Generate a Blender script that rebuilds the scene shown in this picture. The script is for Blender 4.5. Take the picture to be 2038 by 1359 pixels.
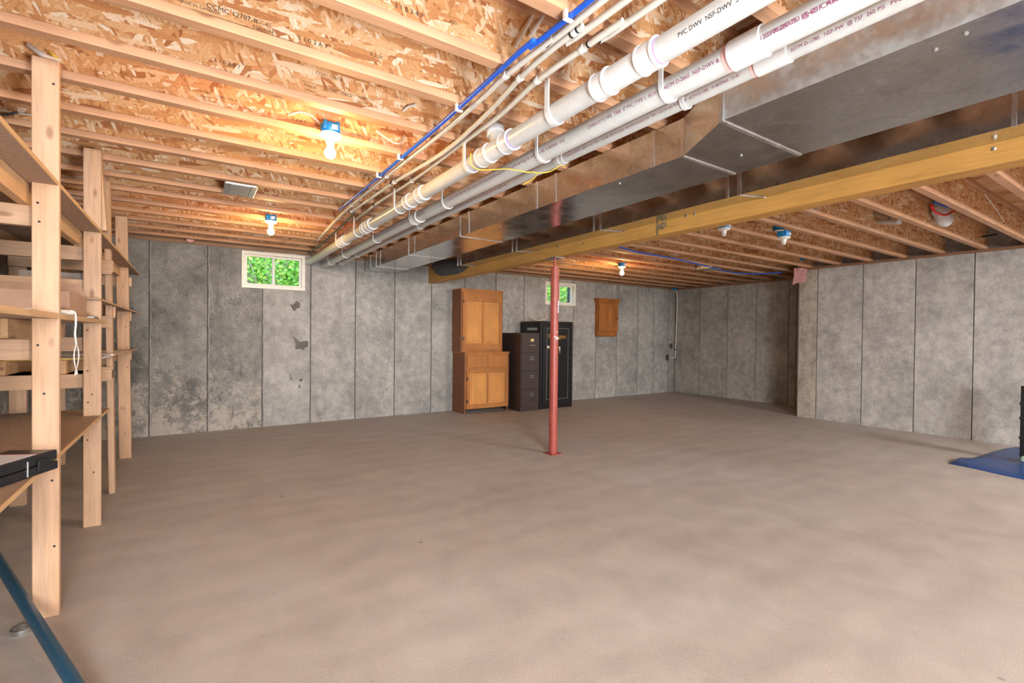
import bpy, bmesh, math, random
import numpy as np
from mathutils import Vector, Matrix

random.seed(7)
for o in list(bpy.data.objects):
    bpy.data.objects.remove(o)
scene = bpy.context.scene
COL = scene.collection

# ------------------------------------------------------------------ camera
F_PX, YAW, PITCH, ROLL = 957.1, 0.587769, -0.0112638, 0.0103369
CAM = Vector((0, 0, 1.25))
fwd = Vector((math.sin(YAW) * math.cos(PITCH), math.cos(YAW) * math.cos(PITCH), math.sin(PITCH)))
r0 = Vector((math.cos(YAW), -math.sin(YAW), 0))
u0 = r0.cross(fwd)
right = r0 * math.cos(ROLL) + u0 * math.sin(ROLL)
up = -r0 * math.sin(ROLL) + u0 * math.cos(ROLL)
cd = bpy.data.cameras.new('camera')
cd.sensor_fit = 'HORIZONTAL'
cd.sensor_width = 36
cd.lens = F_PX * 36 / 2038
cd.clip_start = 0.02
cam = bpy.data.objects.new('camera', cd)
COL.objects.link(cam)
cam.matrix_world = Matrix((
    (right.x, up.x, -fwd.x, CAM.x), (right.y, up.y, -fwd.y, CAM.y),
    (right.z, up.z, -fwd.z, CAM.z), (0, 0, 0, 1)))
scene.camera = cam


def at(axis, val, u, v):
    """where the ray of a photo pixel meets a plane of the room (axis 0/1/2 = val)"""
    d = fwd + right * ((u - 1019) / F_PX) - up * ((v - 679.5) / F_PX)
    return CAM + d * ((val - CAM[axis]) / d[axis])


# ------------------------------------------------------------------ world, lights, exposure
world = bpy.data.worlds.new('world')
scene.world = world
world.use_nodes = True
wn = world.node_tree
bg = wn.nodes['Background']
sky = wn.nodes.new('ShaderNodeTexSky')
sky.sky_type = 'NISHITA'
sky.sun_disc = False
sky.sun_elevation = math.radians(50)
sky.sun_rotation = math.radians(200)
wn.links.new(sky.outputs[0], bg.inputs[0])
bg.inputs[1].default_value = 1.1

vs = scene.view_settings
vs.view_transform = 'Standard'
vs.look = 'None'
vs.exposure = 0.07
vs.gamma = 1.0
vs.use_curve_mapping = False


def area(name, loc, target, size, power, col=(1, 1, 1), spread=180):
    l = bpy.data.lights.new(name, 'AREA')
    l.shape = 'DISK'
    l.size = size
    l.energy = power
    l.color = col
    l.spread = math.radians(spread)
    o = bpy.data.objects.new(name, l)
    COL.objects.link(o)
    o.location = loc
    o.rotation_euler = (Vector(target) - Vector(loc)).to_track_quat('-Z', 'Y').to_euler()
    return o


# the photographer's flash: a soft box well behind the camera, and its bounce towards the ceiling
area('flash_softbox', (-0.3, -3.9, 2.25), (2.9, 3.4, 0.2), 2.2, 840, (1.0, 1.0, 1.0))
area('added_fill', (6.2, -3.2, 2.25), (4.6, 4.2, 0.1), 1.6, 310, (1.0, 0.98, 0.95))  # unseen fill light added to lift the far floor and right-hand side
area('flash_bounce', (1.0, -0.9, 0.7), (0.45, 2.9, 2.6), 0.8, 43, (1.0, 1.0, 1.0), 105)


# ------------------------------------------------------------------ materials
class NT:
    def __init__(self, name):
        self.m = bpy.data.materials.new(name)
        self.m.use_nodes = True
        self.t = self.m.node_tree
        self.b = self.t.nodes['Principled BSDF']

    def n(self, typ, **kw):
        nd = self.t.nodes.new('ShaderNode' + typ)
        for k, v in kw.items():
            if k.startswith('i_'):
                key = k[2:]
                s = nd.inputs[int(key)] if key.isdigit() else nd.inputs[key.replace('_', ' ')]
                self.set(s, v)
            else:
                setattr(nd, k, v)
        return nd

    def set(self, s, v):
        if hasattr(v, 'links'):
            self.t.links.new(v, s)
        elif isinstance(v, (tuple, list)) and len(v) == 3 and s.type == 'RGBA':
            s.default_value = (*v, 1)
        else:
            s.default_value = v

    def coords(self, scale=(1, 1, 1), rot=(0, 0, 0), rand=True):
        tc = self.n('TexCoord')
        vec = tc.outputs['Object']
        if rand:
            oi = self.n('ObjectInfo')
            ad = self.n('VectorMath', operation='MULTIPLY_ADD')
            cm = self.n('CombineXYZ', i_X=oi.outputs['Random'], i_Y=oi.outputs['Random'], i_Z=oi.outputs['Random'])
            self.set(ad.inputs[0], cm.outputs[0])
            ad.inputs[1].default_value = (37.0, 23.0, 51.0)
            self.set(ad.inputs[2], vec)
            vec = ad.outputs[0]
        mp = self.n('Mapping')
        mp.inputs['Scale'].default_value = scale
        mp.inputs['Rotation'].default_value = rot
        self.set(mp.inputs[0], vec)
        return mp.outputs[0]

    def noise(self, vec, scale, detail=4, rough=0.55, dist=0.0):
        return self.n('TexNoise', i_Vector=vec, i_Scale=scale, i_Detail=detail, i_Roughness=rough, i_Distortion=dist).outputs['Fac']

    def ramp(self, fac, stops, interp='LINEAR'):
        r = self.n('ValToRGB')
        cr = r.color_ramp
        cr.interpolation = interp
        while len(cr.elements) < len(stops):
            cr.elements.new(0.5)
        for e, (p, c) in zip(cr.elements, stops):
            e.position = p
            e.color = (*c, 1) if len(c) == 3 else c
        self.set(r.inputs[0], fac)
        return r.outputs[0]

    def mix(self, fac, a, b, mode='MIX'):
        m = self.n('Mix', data_type='RGBA', blend_type=mode)
        self.set(m.inputs[0], fac)
        self.set(m.inputs[6], a)
        self.set(m.inputs[7], b)
        return m.outputs[2]

    def math(self, op, a, b=0.0, clamp=False):
        m = self.n('Math', operation=op, use_clamp=clamp)
        self.set(m.inputs[0], a)
        self.set(m.inputs[1], b)
        return m.outputs[0]

    def bump(self, h, strength, dist=0.01):
        bp = self.n('Bump', i_Strength=strength, i_Distance=dist, i_Height=h)
        self.set(self.b.inputs['Normal'], bp.outputs[0])

    def out(self, color=None, rough=None, metal=None, spec=None):
        for k, v in (('Base Color', color), ('Roughness', rough), ('Metallic', metal), ('Specular IOR Level', spec)):
            if v is not None:
                self.set(self.b.inputs[k], v)
        return self.m


def g(v):
    return (v, v, v)


def plain(name, col, rough=0.5, metal=0.0, var=0.12, scale=30, bump=0.0):
    n = NT(name)
    v = n.coords()
    f = n.noise(v, scale, 5)
    lo = tuple(c * (1 - var) for c in col)
    hi = tuple(min(1, c * (1 + var)) for c in col)
    c = n.ramp(f, [(0.3, lo), (0.7, hi)])
    if bump:
        n.bump(f, bump, 0.004)
    return n.out(c, rough, metal)


def lumber(name, col, axis=0, knots=True, dark=0.6, rough=0.62):
    n = NT(name)
    s = [1, 1, 1]
    s[axis] = 0.06
    v = n.coords(tuple(s))
    f = n.noise(v, 55, 6, 0.6, 0.6)
    f2 = n.noise(v, 9, 3)
    c = n.ramp(f, [(0.25, tuple(x * 0.78 for x in col)), (0.5, col), (0.78, tuple(min(1, x * 1.12) for x in col))])
    c2 = n.ramp(f2, [(0.35, (1.08, 1.02, 0.95)), (0.65, (0.92, 0.93, 0.95))])
    c = n.mix(1.0, c, c2, 'MULTIPLY')
    v3 = n.coords()
    big = n.noise(v3, 2.2, 2)
    c = n.mix(1.0, c, n.ramp(big, [(0.3, (0.86, 0.84, 0.82)), (0.7, (1.1, 1.1, 1.1))]), 'MULTIPLY')
    if knots:
        sk = [9, 9, 9]
        sk[axis] = 3.6
        vk = n.coords(tuple(sk))
        vo = n.n('TexVoronoi', i_Vector=vk, i_Scale=1.0, feature='F1')
        k = n.ramp(vo.outputs['Distance'], [(0.06, g(1)), (0.14, g(0))])
        kk = n.math('MULTIPLY', k, dark)
        c = n.mix(kk, c, (0.16, 0.06, 0.02))
    n.bump(f, 0.12, 0.002)
    return n.out(c, rough)


def osb(name):
    n = NT(name)
    base = None
    lays = [(0.20, (9, 3, 40)), (-0.45, (12, 3, 46)), (1.0, (11, 3, 38)), (-1.2, (14, 3, 60)), (0.05, (5, 3, 34))]
    pal = [(0.0, (0.40, 0.145, 0.05)), (0.16, (0.60, 0.285, 0.11)), (0.48, (0.70, 0.385, 0.17)), (0.78, (0.80, 0.53, 0.30)), (1.0, (0.90, 0.77, 0.60))]
    h = None
    for i, (a, s) in enumerate(lays):
        tc = n.coords((1, 1, 1), (0, a, 0))
        mp = n.n('Mapping')
        mp.inputs['Scale'].default_value = s
        mp.inputs['Location'].default_value = (i * 3.1, i * 1.7, i * 5.3)
        n.set(mp.inputs[0], tc)
        wob = n.n('TexNoise', i_Vector=mp.outputs[0], i_Scale=0.9, i_Detail=2)
        vm = n.n('VectorMath', operation='MULTIPLY_ADD')
        n.set(vm.inputs[0], wob.outputs['Color'])
        vm.inputs[1].default_value = (0.5, 0.2, 0.5)
        n.set(vm.inputs[2], mp.outputs[0])
        vo = n.n('TexVoronoi', i_Vector=vm.outputs[0], i_Scale=1.0)
        sp = n.n('SeparateColor')
        n.set(sp.inputs[0], vo.outputs['Color'])
        c = n.ramp(sp.outputs[0], pal)
        if base is None:
            base = c
            h = sp.outputs[1]
        else:
            msk = n.math('GREATER_THAN', sp.outputs[2], 0.52)
            edge = n.math('LESS_THAN', vo.outputs['Distance'], 0.55)
            msk = n.math('MULTIPLY', msk, edge)
            base = n.mix(msk, base, c)
    f = n.noise(n.coords((3, 3, 3)), 40, 4)
    base = n.mix(1.0, base, n.ramp(f, [(0.3, g(0.8)), (0.7, g(1.08))]), 'MULTIPLY')
    n.bump(f, 0.25, 0.003)
    return n.out(base, 0.7)


def concrete(name, col, contrast=0.3, peel=0.0, streak=0.35, blotch=(0.1, 0.11, 0.1)):
    n = NT(name)
    v = n.coords()
    a = n.noise(v, 1.6, 6, 0.65)
    b = n.noise(v, 9, 7, 0.7)
    fine = n.noise(v, 90, 3, 0.7)
    lo = tuple(x * (1 - contrast) for x in col)
    hi = tuple(x * (1 + contrast * 0.7) for x in col)
    c = n.ramp(a, [(0.32, lo), (0.5, col), (0.7, hi)])
    c = n.mix(1.0, c, n.ramp(b, [(0.3, g(0.7)), (0.7, g(1.2))]), 'MULTIPLY')
    c = n.mix(1.0, c, n.ramp(fine, [(0.3, g(0.6)), (0.72, g(1.28))]), 'MULTIPLY')
    vs_ = n.coords((3.5, 3.5, 0.35))
    st = n.noise(vs_, 3, 4)
    c = n.mix(n.math('MULTIPLY', n.ramp(st, [(0.52, g(0)), (0.7, g(1))]), streak), c, tuple(x * 0.62 for x in col))
    if peel:
        pn = n.noise(v, 5.5, 12, 0.86)
        tcw = n.n('TexCoord')
        sx = n.n('SeparateXYZ')
        n.set(sx.inputs[0], tcw.outputs['Object'])
        low = n.n('MapRange', i_Value=sx.outputs[2])
        low.inputs[1].default_value = 0.0
        low.inputs[2].default_value = 1.5
        low.inputs[3].default_value = 0.085
        low.inputs[4].default_value = -0.075
        pp = n.math('ADD', pn, n.math('MULTIPLY', low.outputs[0], peel))
        light = n.ramp(pp, [(0.535, g(0)), (0.60, g(1))])
        c = n.mix(n.math('MULTIPLY', light, 0.75), c, (0.47, 0.42, 0.36))
        dk = n.noise(n.coords((1.2, 1.2, 0.7)), 3.6, 12, 0.86)
        dm = n.ramp(dk, [(0.53, g(0)), (0.63, g(1))])
        c = n.mix(n.math('MULTIPLY', dm, 0.75), c, blotch)
    n.bump(n.math('ADD', b, n.math('MULTIPLY', fine, 0.35)), 0.35, 0.006)
    return n.out(c, 0.86, 0, 0.25)


def galvanized(name, rough=0.2, wav=0.16, col=(0.62, 0.64, 0.66)):
    n = NT(name)
    v = n.coords()
    vo = n.n('TexVoronoi', i_Vector=v, i_Scale=60.0)
    sp = n.n('SeparateColor')
    n.set(sp.inputs[0], vo.outputs['Color'])
    c = n.ramp(sp.outputs[0], [(0, tuple(x * 0.86 for x in col)), (1, col)])
    sm = n.noise(v, 6, 5, 0.7)
    r = n.ramp(sm, [(0.35, g(rough * 0.7)), (0.7, g(rough * 1.5))])
    w = n.noise(n.coords((1, 0.8, 1)), 2.6, 2, 0.4)
    n.bump(w, wav, 0.06)
    return n.out(c, r, 1.0)


def floor_mat():
    n = NT('floor_concrete')
    v = n.coords(rand=False)
    a = n.noise(v, 0.55, 5, 0.6)
    b = n.noise(v, 3.5, 7, 0.65, 0.6)
    fine = n.noise(v, 130, 3, 0.7)
    c = n.ramp(a, [(0.3, (0.385, 0.335, 0.30)), (0.52, (0.43, 0.39, 0.36)), (0.72, (0.465, 0.44, 0.42))])
    c = n.mix(1.0, c, n.ramp(b, [(0.3, g(0.88)), (0.7, g(1.08))]), 'MULTIPLY')
    c = n.mix(1.0, c, n.ramp(fine, [(0.3, g(0.84)), (0.7, g(1.12))]), 'MULTIPLY')
    # long trowel sweeps
    sw = n.n('TexWave', wave_type='RINGS', i_Scale=1.1, i_Distortion=7.0, i_Detail=4.0)
    mp = n.n('Mapping')
    mp.inputs['Location'].default_value = (-2.5, -1.0, 0)
    n.set(mp.inputs[0], v)
    n.set(sw.inputs[0], mp.outputs[0])
    c = n.mix(1.0, c, n.ramp(sw.outputs['Fac'], [(0.1, g(0.965)), (0.9, g(1.02))]), 'MULTIPLY')
    # small dark spots and a few pale scuffs
    vo = n.n('TexVoronoi', i_Vector=v, i_Scale=2.3)
    sp = n.ramp(vo.outputs['Distance'], [(0.016, g(1)), (0.04, g(0))])
    c = n.mix(n.math('MULTIPLY', sp, 0.7), c, (0.05, 0.035, 0.025))
    sc = n.noise(n.coords((1, 0.35, 1), (0, 0, 0.5), rand=False), 1.5, 8, 0.7)
    c = n.mix(n.math('MULTIPLY', n.ramp(sc, [(0.62, g(0)), (0.72, g(1))]), 0.35), c, (0.6, 0.55, 0.5))
    n.bump(n.math('ADD', n.math('MULTIPLY', fine, 0.3), b), 0.04, 0.004)
    return n.out(c, n.ramp(b, [(0.3, g(0.55)), (0.7, g(0.75))]), 0, 0.35)


def emit(name, col, strength):
    n = NT(name)
    n.b.inputs['Emission Color'].default_value = (*col, 1)
    n.b.inputs['Emission Strength'].default_value = strength
    v = n.coords()
    f = n.noise(v, 5, 1)
    return n.out(n.ramp(f, [(0, g(0.9)), (1, g(0.95))]), 0.3)


def glass_mat(name):
    n = NT(name)
    gl = n.n('BsdfGlass', i_Roughness=0.0, i_IOR=1.02)
    tr = n.n('BsdfTransparent')
    ms = n.n('MixShader', i_0=0.85)
    n.set(ms.inputs[1], gl.outputs[0])
    n.set(ms.inputs[2], tr.outputs[0])
    n.t.links.new(ms.outputs[0], n.t.nodes['Material Output'].inputs[0])
    return n.m


M = {}
M['flange'] = lumber('joist_flange_wood', (0.57, 0.33, 0.195), 0)
M['osb'] = osb('oriented_strand_board')
M['stud'] = lumber('pine_stud', (0.55, 0.365, 0.24), 2)
M['rail'] = lumber('pine_rail_x', (0.54, 0.355, 0.23), 0)
M['stringer'] = lumber('pine_rail_y', (0.58, 0.36, 0.19), 1)
M['shelfboard'] = plain('shelf_particle_board', (0.36, 0.25, 0.18), 0.75, 0, 0.2, 60, 0.1)
M['shelfedge'] = lumber('shelf_front_strip', (0.60, 0.38, 0.20), 1, False)
M['beam'] = lumber('laminated_beam', (0.52, 0.29, 0.075), 1, False)
M['sill'] = lumber('sill_plate_wood', (0.27, 0.155, 0.085), 0)
M['silly'] = lumber('sill_plate_wood_y', (0.23, 0.12, 0.07), 1)
M['conc'] = concrete('concrete_wall', (0.385, 0.376, 0.36), 0.3)
M['conc_r'] = concrete('concrete_wall_pale', (0.45, 0.438, 0.42), 0.26)
M['conc_dark'] = concrete('concrete_weathered', (0.25, 0.245, 0.23), 0.42, 1.15, 0.5, (0.075, 0.08, 0.075))
M['conc_rough'] = concrete('concrete_patched', (0.42, 0.38, 0.33), 0.3, 0.3, 0.4, (0.2, 0.14, 0.08))
M['joint'] = concrete('concrete_joint', (0.15, 0.142, 0.13), 0.3)
M['floor'] = floor_mat()
M['galv'] = galvanized('galvanized_sheet')
M['galv_s'] = galvanized('galvanized_side_lit', 0.24, 0.06, (0.70, 0.73, 0.75))
M['galv_d'] = galvanized('galvanized_dull', 0.55, 0.06, (0.66, 0.70, 0.72))
M['galv_b'] = galvanized('galvanized_bright', 0.35, 0.05, (0.78, 0.80, 0.82))
M['pvc'] = plain('white_pvc', (0.56, 0.58, 0.58), 0.32, 0, 0.05)
M['pvc_w'] = plain('white_pvc_fitting', (0.68, 0.70, 0.72), 0.3, 0, 0.04)
M['cpvc'] = plain('cream_cpvc', (0.60, 0.59, 0.54), 0.35, 0, 0.06)
M['bluepex'] = plain('blue_tubing', (0.01, 0.10, 0.62), 0.35, 0, 0.1)
M['redpex'] = plain('red_tubing', (0.6, 0.02, 0.02), 0.35, 0, 0.1)
M['copper'] = plain('copper_tube', (0.5, 0.14, 0.06), 0.4, 0.6, 0.2)
M['blackp'] = plain('black_plastic', (0.012, 0.013, 0.016), 0.35, 0, 0.2)
M['blue_box'] = plain('blue_box_plastic', (0.0, 0.24, 0.62), 0.4, 0, 0.1)
M['white'] = plain('white_plastic', (0.80, 0.79, 0.76), 0.35, 0, 0.04)
M['wire'] = plain('white_cable', (0.68, 0.66, 0.62), 0.45, 0, 0.06)
M['yellow'] = plain('yellow_wire', (0.75, 0.5, 0.05), 0.45, 0, 0.1)
M['ink_black'] = plain('black_ink', (0.03, 0.025, 0.03), 0.8, 0, 0.2)
M['ink_red'] = plain('magenta_ink', (0.28, 0.06, 0.15), 0.8, 0, 0.2)
M['purple'] = plain('purple_primer', (0.36, 0.25, 0.62), 0.5, 0, 0.15)
M['pinkprimer'] = plain('red_primer', (0.85, 0.52, 0.50), 0.5, 0, 0.15)
M['redpost'] = plain('red_oxide_paint', (0.32, 0.065, 0.05), 0.42, 0, 0.15, 14)
M['steel'] = plain('zinc_steel', (0.6, 0.62, 0.64), 0.3, 1.0, 0.1)
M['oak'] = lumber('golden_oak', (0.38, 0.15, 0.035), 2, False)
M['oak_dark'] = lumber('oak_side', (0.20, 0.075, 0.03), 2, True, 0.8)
M['oak_panel'] = lumber('oak_panel', (0.54, 0.25, 0.065), 2, False)
M['wallcab'] = lumber('red_oak_dark', (0.33, 0.12, 0.025), 2, False)
M['brown_metal'] = plain('brown_enamel', (0.045, 0.030, 0.028), 0.4, 0, 0.2)
M['black_enamel'] = plain('black_enamel', (0.008, 0.008, 0.009), 0.35, 0, 0.2)
M['grey_tape'] = plain('grey_strip', (0.4, 0.42, 0.43), 0.4, 0.3, 0.1)
M['gold'] = plain('gold_print', (0.55, 0.30, 0.06), 0.35, 0.5, 0.1)
M['brass'] = plain('brass_hardware', (0.70, 0.60, 0.42), 0.25, 1.0, 0.1)
M['antler'] = plain('antler_bone', (0.50, 0.45, 0.38), 0.6, 0, 0.25, 20)
M['winwhite'] = plain('white_vinyl', (0.80, 0.76, 0.68), 0.4, 0, 0.05)
M['glass'] = glass_mat('window_glass')
M['leaf'] = plain('leaf_green', (0.16, 0.42, 0.05), 0.5, 0, 0.5, 4)
M['leaf2'] = plain('leaf_yellow_green', (0.36, 0.56, 0.08), 0.5, 0, 0.5, 4)
M['bark'] = plain('bark', (0.42, 0.36, 0.28), 0.8, 0, 0.3)
M['grass'] = plain('grass_ground', (0.14, 0.28, 0.05), 0.9, 0, 0.4, 12)
M['tarp'] = plain('blue_tarp', (0.006, 0.05, 0.22), 0.35, 0, 0.35, 30, 0.3)
M['felt'] = plain('dark_grey_felt', (0.075, 0.076, 0.088), 0.85, 0, 0.2, 80)
M['pink'] = plain('pink_insulation', (0.62, 0.33, 0.33), 0.95, 0, 0.2, 40, 0.4)
M['cardboard'] = plain('cardboard', (0.42, 0.26, 0.18), 0.8, 0, 0.08, 12)
M['cardboard_g'] = plain('grey_carton', (0.26, 0.22, 0.19), 0.8, 0, 0.1, 12)
M['paper'] = plain('white_label', (0.66, 0.66, 0.70), 0.6, 0, 0.06, 40)
M['redline'] = plain('red_stripe', (0.55, 0.12, 0.12), 0.6, 0, 0.1)
M['bluepole'] = plain('blue_enamel_tube', (0.014, 0.07, 0.13), 0.35, 0, 0.12)
M['string'] = plain('white_string', (0.74, 0.72, 0.70), 0.8, 0, 0.1)
M['rim'] = plain('rim_grey', (0.34, 0.31, 0.29), 0.9, 0, 0.25, 16)
M['near_black'] = plain('dark_patch', (0.05, 0.055, 0.05), 0.9, 0, 0.3)  # near-black colour of the wall sealant and the carton's handle line
M['stain'] = plain('tar_stain', (0.20, 0.15, 0.075), 0.7, 0, 0.5, 40)
M['spall'] = concrete('spalled_concrete', (0.16, 0.15, 0.14), 0.4)
M['chalk'] = plain('white_chalk', (0.6, 0.6, 0.6), 0.9, 0, 0.3, 60)
M['seafoam'] = plain('pale_green_rubber', (0.35, 0.52, 0.45), 0.6, 0, 0.15)
M['bulb'] = emit('lit_bulb', (1.0, 0.60, 0.22), 480)


# ------------------------------------------------------------------ geometry helpers
def BM():
    return bmesh.new()


def box(bm, x0, x1, y0, y1, z0, z1, bev=0.0, M4=None):
    vs_ = [bm.verts.new(p) for p in ((x0, y0, z0), (x1, y0, z0), (x1, y1, z0), (x0, y1, z0),
                                     (x0, y0, z1), (x1, y0, z1), (x1, y1, z1), (x0, y1, z1))]
    fs = [bm.faces.new([vs_[i] for i in f]) for f in ((3, 2, 1, 0), (4, 5, 6, 7), (0, 1, 5, 4), (1, 2, 6, 5), (2, 3, 7, 6), (3, 0, 4, 7))]
    if bev:
        es = list({e for f in fs for e in f.edges})
        r = bmesh.ops.bevel(bm, geom=es, offset=bev, segments=2, affect='EDGES', profile=0.5)
        vs_ = list({v for f in r['faces'] for v in f.verts} | {v for v in vs_ if v.is_valid})
    if M4 is not None:
        bmesh.ops.transform(bm, matrix=M4, verts=[v for v in vs_ if v.is_valid])
    return bm


def hexa(bm, bottom, top):
    """prism between two loops of equal length"""
    n = len(bottom)
    a = [bm.verts.new(p) for p in bottom]
    b = [bm.verts.new(p) for p in top]
    bm.faces.new(a[::-1])
    bm.faces.new(b)
    for i in range(n):
        j = (i + 1) % n
        bm.faces.new((a[i], a[j], b[j], b[i]))
    return bm


def frame_of(d):
    d = d.normalized()
    h = Vector((0, 0, 1)) if abs(d.z) < 0.9 else Vector((1, 0, 0))
    a = d.cross(h).normalized()
    return a, d.cross(a).normalized()


def tube(bm, pts, r, seg=10, closed=False, caps=True):
    pts = [Vector(p) for p in pts]
    rings = []
    n = len(pts)
    a = None
    for i, p in enumerate(pts):
        rr = r[i] if isinstance(r, (list, tuple)) else r
        if closed:
            d = pts[(i + 1) % n] - pts[i - 1]
        else:
            d = pts[min(i + 1, n - 1)] - pts[max(i - 1, 0)]
        d.normalize()
        if a is None:
            a, b = frame_of(d)
        else:
            a = (a - d * a.dot(d)).normalized()
            b = d.cross(a)
        rings.append([bm.verts.new(p + (a * math.cos(t) + b * math.sin(t)) * rr) for t in [2 * math.pi * k / seg for k in range(seg)]])
    m = n if closed else n - 1
    for i in range(m):
        A, B = rings[i], rings[(i + 1) % n]
        for k in range(seg):
            bm.faces.new((A[k], A[(k + 1) % seg], B[(k + 1) % seg], B[k]))
    if caps and not closed:
        bm.faces.new(rings[0][::-1])
        bm.faces.new(rings[-1])
    return bm


def smooth_path(pts, sub=6):
    pts = [Vector(p) for p in pts]
    out = []
    for i in range(len(pts) - 1):
        p0, p1, p2, p3 = pts[max(i - 1, 0)], pts[i], pts[i + 1], pts[min(i + 2, len(pts) - 1)]
        for k in range(sub):
            t = k / sub
            out.append(0.5 * ((2 * p1) + (p2 - p0) * t + (2 * p0 - 5 * p1 + 4 * p2 - p3) * t * t + (3 * p1 - p0 - 3 * p2 + p3) * t ** 3))
    out.append(pts[-1])
    return out


def lathe(bm, prof, c, axis='z', seg=24, flip=1):
    """prof: list of (radius, height) going along axis from c"""
    c = Vector(c)
    rings = []
    for r, h in prof:
        ring = []
        for k in range(seg):
            t = 2 * math.pi * k / seg
            if axis == 'z':
                p = Vector((r * math.cos(t), r * math.sin(t), h * flip))
            elif axis == 'y':
                p = Vector((r * math.cos(t), h * flip, r * math.sin(t)))
            else:
                p = Vector((h * flip, r * math.cos(t), r * math.sin(t)))
            ring.append(bm.verts.new(c + p))
        rings.append(ring)
    for A, B in zip(rings, rings[1:]):
        for k in range(seg):
            bm.faces.new((A[k], A[(k + 1) % seg], B[(k + 1) % seg], B[k]))
    bm.faces.new(rings[0][::-1])
    bm.faces.new(rings[-1])
    bmesh.ops.recalc_face_normals(bm, faces=bm.faces)
    return bm


def extr(bm, outline, axis, a, b):
    """extrude a closed 2D outline along an axis from a to b; the 2D pair is the two other axes in xyz order"""
    def mk(p, t):
        return {0: (t, p[0], p[1]), 1: (p[0], t, p[1]), 2: (p[0], p[1], t)}[axis]
    hexa(bm, [mk(p, a) for p in outline], [mk(p, b) for p in outline])
    bmesh.ops.recalc_face_normals(bm, faces=bm.faces)
    return bm


def obj(name, bm, mat, parent=None, smooth=False, kind=None, label=None):
    me = bpy.data.meshes.new(name)
    bm.to_mesh(me)
    bm.free()
    return link_mesh(name, me, mat, parent, smooth, kind, label)


def link_mesh(name, me, mat, parent=None, smooth=False, kind=None, label=None):
    if mat is not None and not me.materials:
        me.materials.append(M[mat] if isinstance(mat, str) else mat)
    if smooth:
        for p in me.polygons:
            p.use_smooth = True
        try:
            me.set_sharp_from_angle(angle=math.radians(40))
        except Exception:
            pass
    o = bpy.data.objects.new(name, me)
    COL.objects.link(o)
    if parent is not None:
        o.parent = parent
        loc = Vector(parent.location) if parent.type == 'EMPTY' else Vector((0, 0, 0))
        o.matrix_parent_inverse = Matrix.Translation(loc).inverted()
    if kind:
        o['kind'] = kind
    if label:
        o['label'] = label
    return o


def tag(o, label, cat, group=None):
    o['label'] = label
    o['category'] = cat
    if group:
        o['group'] = group
    return o


def thing(name, label, cat, loc=(0, 0, 0), group=None):
    o = bpy.data.objects.new(name, None)
    COL.objects.link(o)
    o.location = loc
    o.empty_display_size = 0.1
    return tag(o, label, cat, group)


def struct(name, bm, mat):
    return obj(name, bm, mat, kind='structure')


def dup(root, delta, label=None, group=None):
    r = root.copy()
    COL.objects.link(r)
    r.location = Vector(root.location) + Vector(delta)
    if label:
        r['label'] = label
    if group:
        r['group'] = group
    for ch in list(root.children):
        c = ch.copy()
        COL.objects.link(c)
        c.parent = r
        for gch in list(ch.children):
            d = gch.copy()
            COL.objects.link(d)
            d.parent = c
    return r


def text_mesh(body, size, fn, spacing=1.0, bold=0.0):
    """flat lettering: fn maps (x, y) of the letter plane to a point in the room"""
    cu = bpy.data.curves.new('lettering', 'FONT')
    cu.body = body
    cu.size = size
    cu.space_character = spacing
    cu.offset = bold
    cu.resolution_u = 3
    to = bpy.data.objects.new('lettering', cu)
    COL.objects.link(to)
    dg = bpy.context.evaluated_depsgraph_get()
    me = bpy.data.meshes.new_from_object(to.evaluated_get(dg))
    bpy.data.objects.remove(to)
    bpy.data.curves.remove(cu)
    for v in me.vertices:
        v.co = fn(v.co.x, v.co.y)
    me.materials.clear()
    return me


# ------------------------------------------------------------------ room shell
XL, XR, XR2, YB, YF = -1.2, 8.166, 9.346, 7.197, -5.2
YC = 3.909           # outer corner of the right-hand wall
HW = 2.351           # top of the concrete
ZJ = 2.39            # underside of the joists
bm = BM()
box(bm, XL - .3, XR2 + .3, YF - .3, YB + .3, -0.15, 0)
struct('floor', bm, 'floor')
bm = BM()
box(bm, XL - .3, XR2 + .3, YF - .3, YB + .25, ZJ + .302, ZJ + .32)
struct('ceiling', bm, 'osb')

WIN = [(0.541, 1.315, 1.85, 2.335), (5.535, 6.284, 1.853, 2.285)]


def rects_minus(x0, x1, z0, z1, holes):
    """split a rectangle around holes into boxes"""
    out = []
    hs = [h for h in holes if h[0] < x1 and h[1] > x0]
    if not hs:
        return [(x0, x1, z0, z1)]
    h = hs[0]
    a, b = max(x0, h[0]), min(x1, h[1])
    if a > x0:
        out.append((x0, a, z0, z1))
    if b < x1:
        out += rects_minus(b, x1, z0, z1, hs[1:])
    out.append((a, b, z0, h[2]))
    if h[3] < z1 - 0.003:
        out.append((a, b, h[3], z1))
    return out


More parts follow.
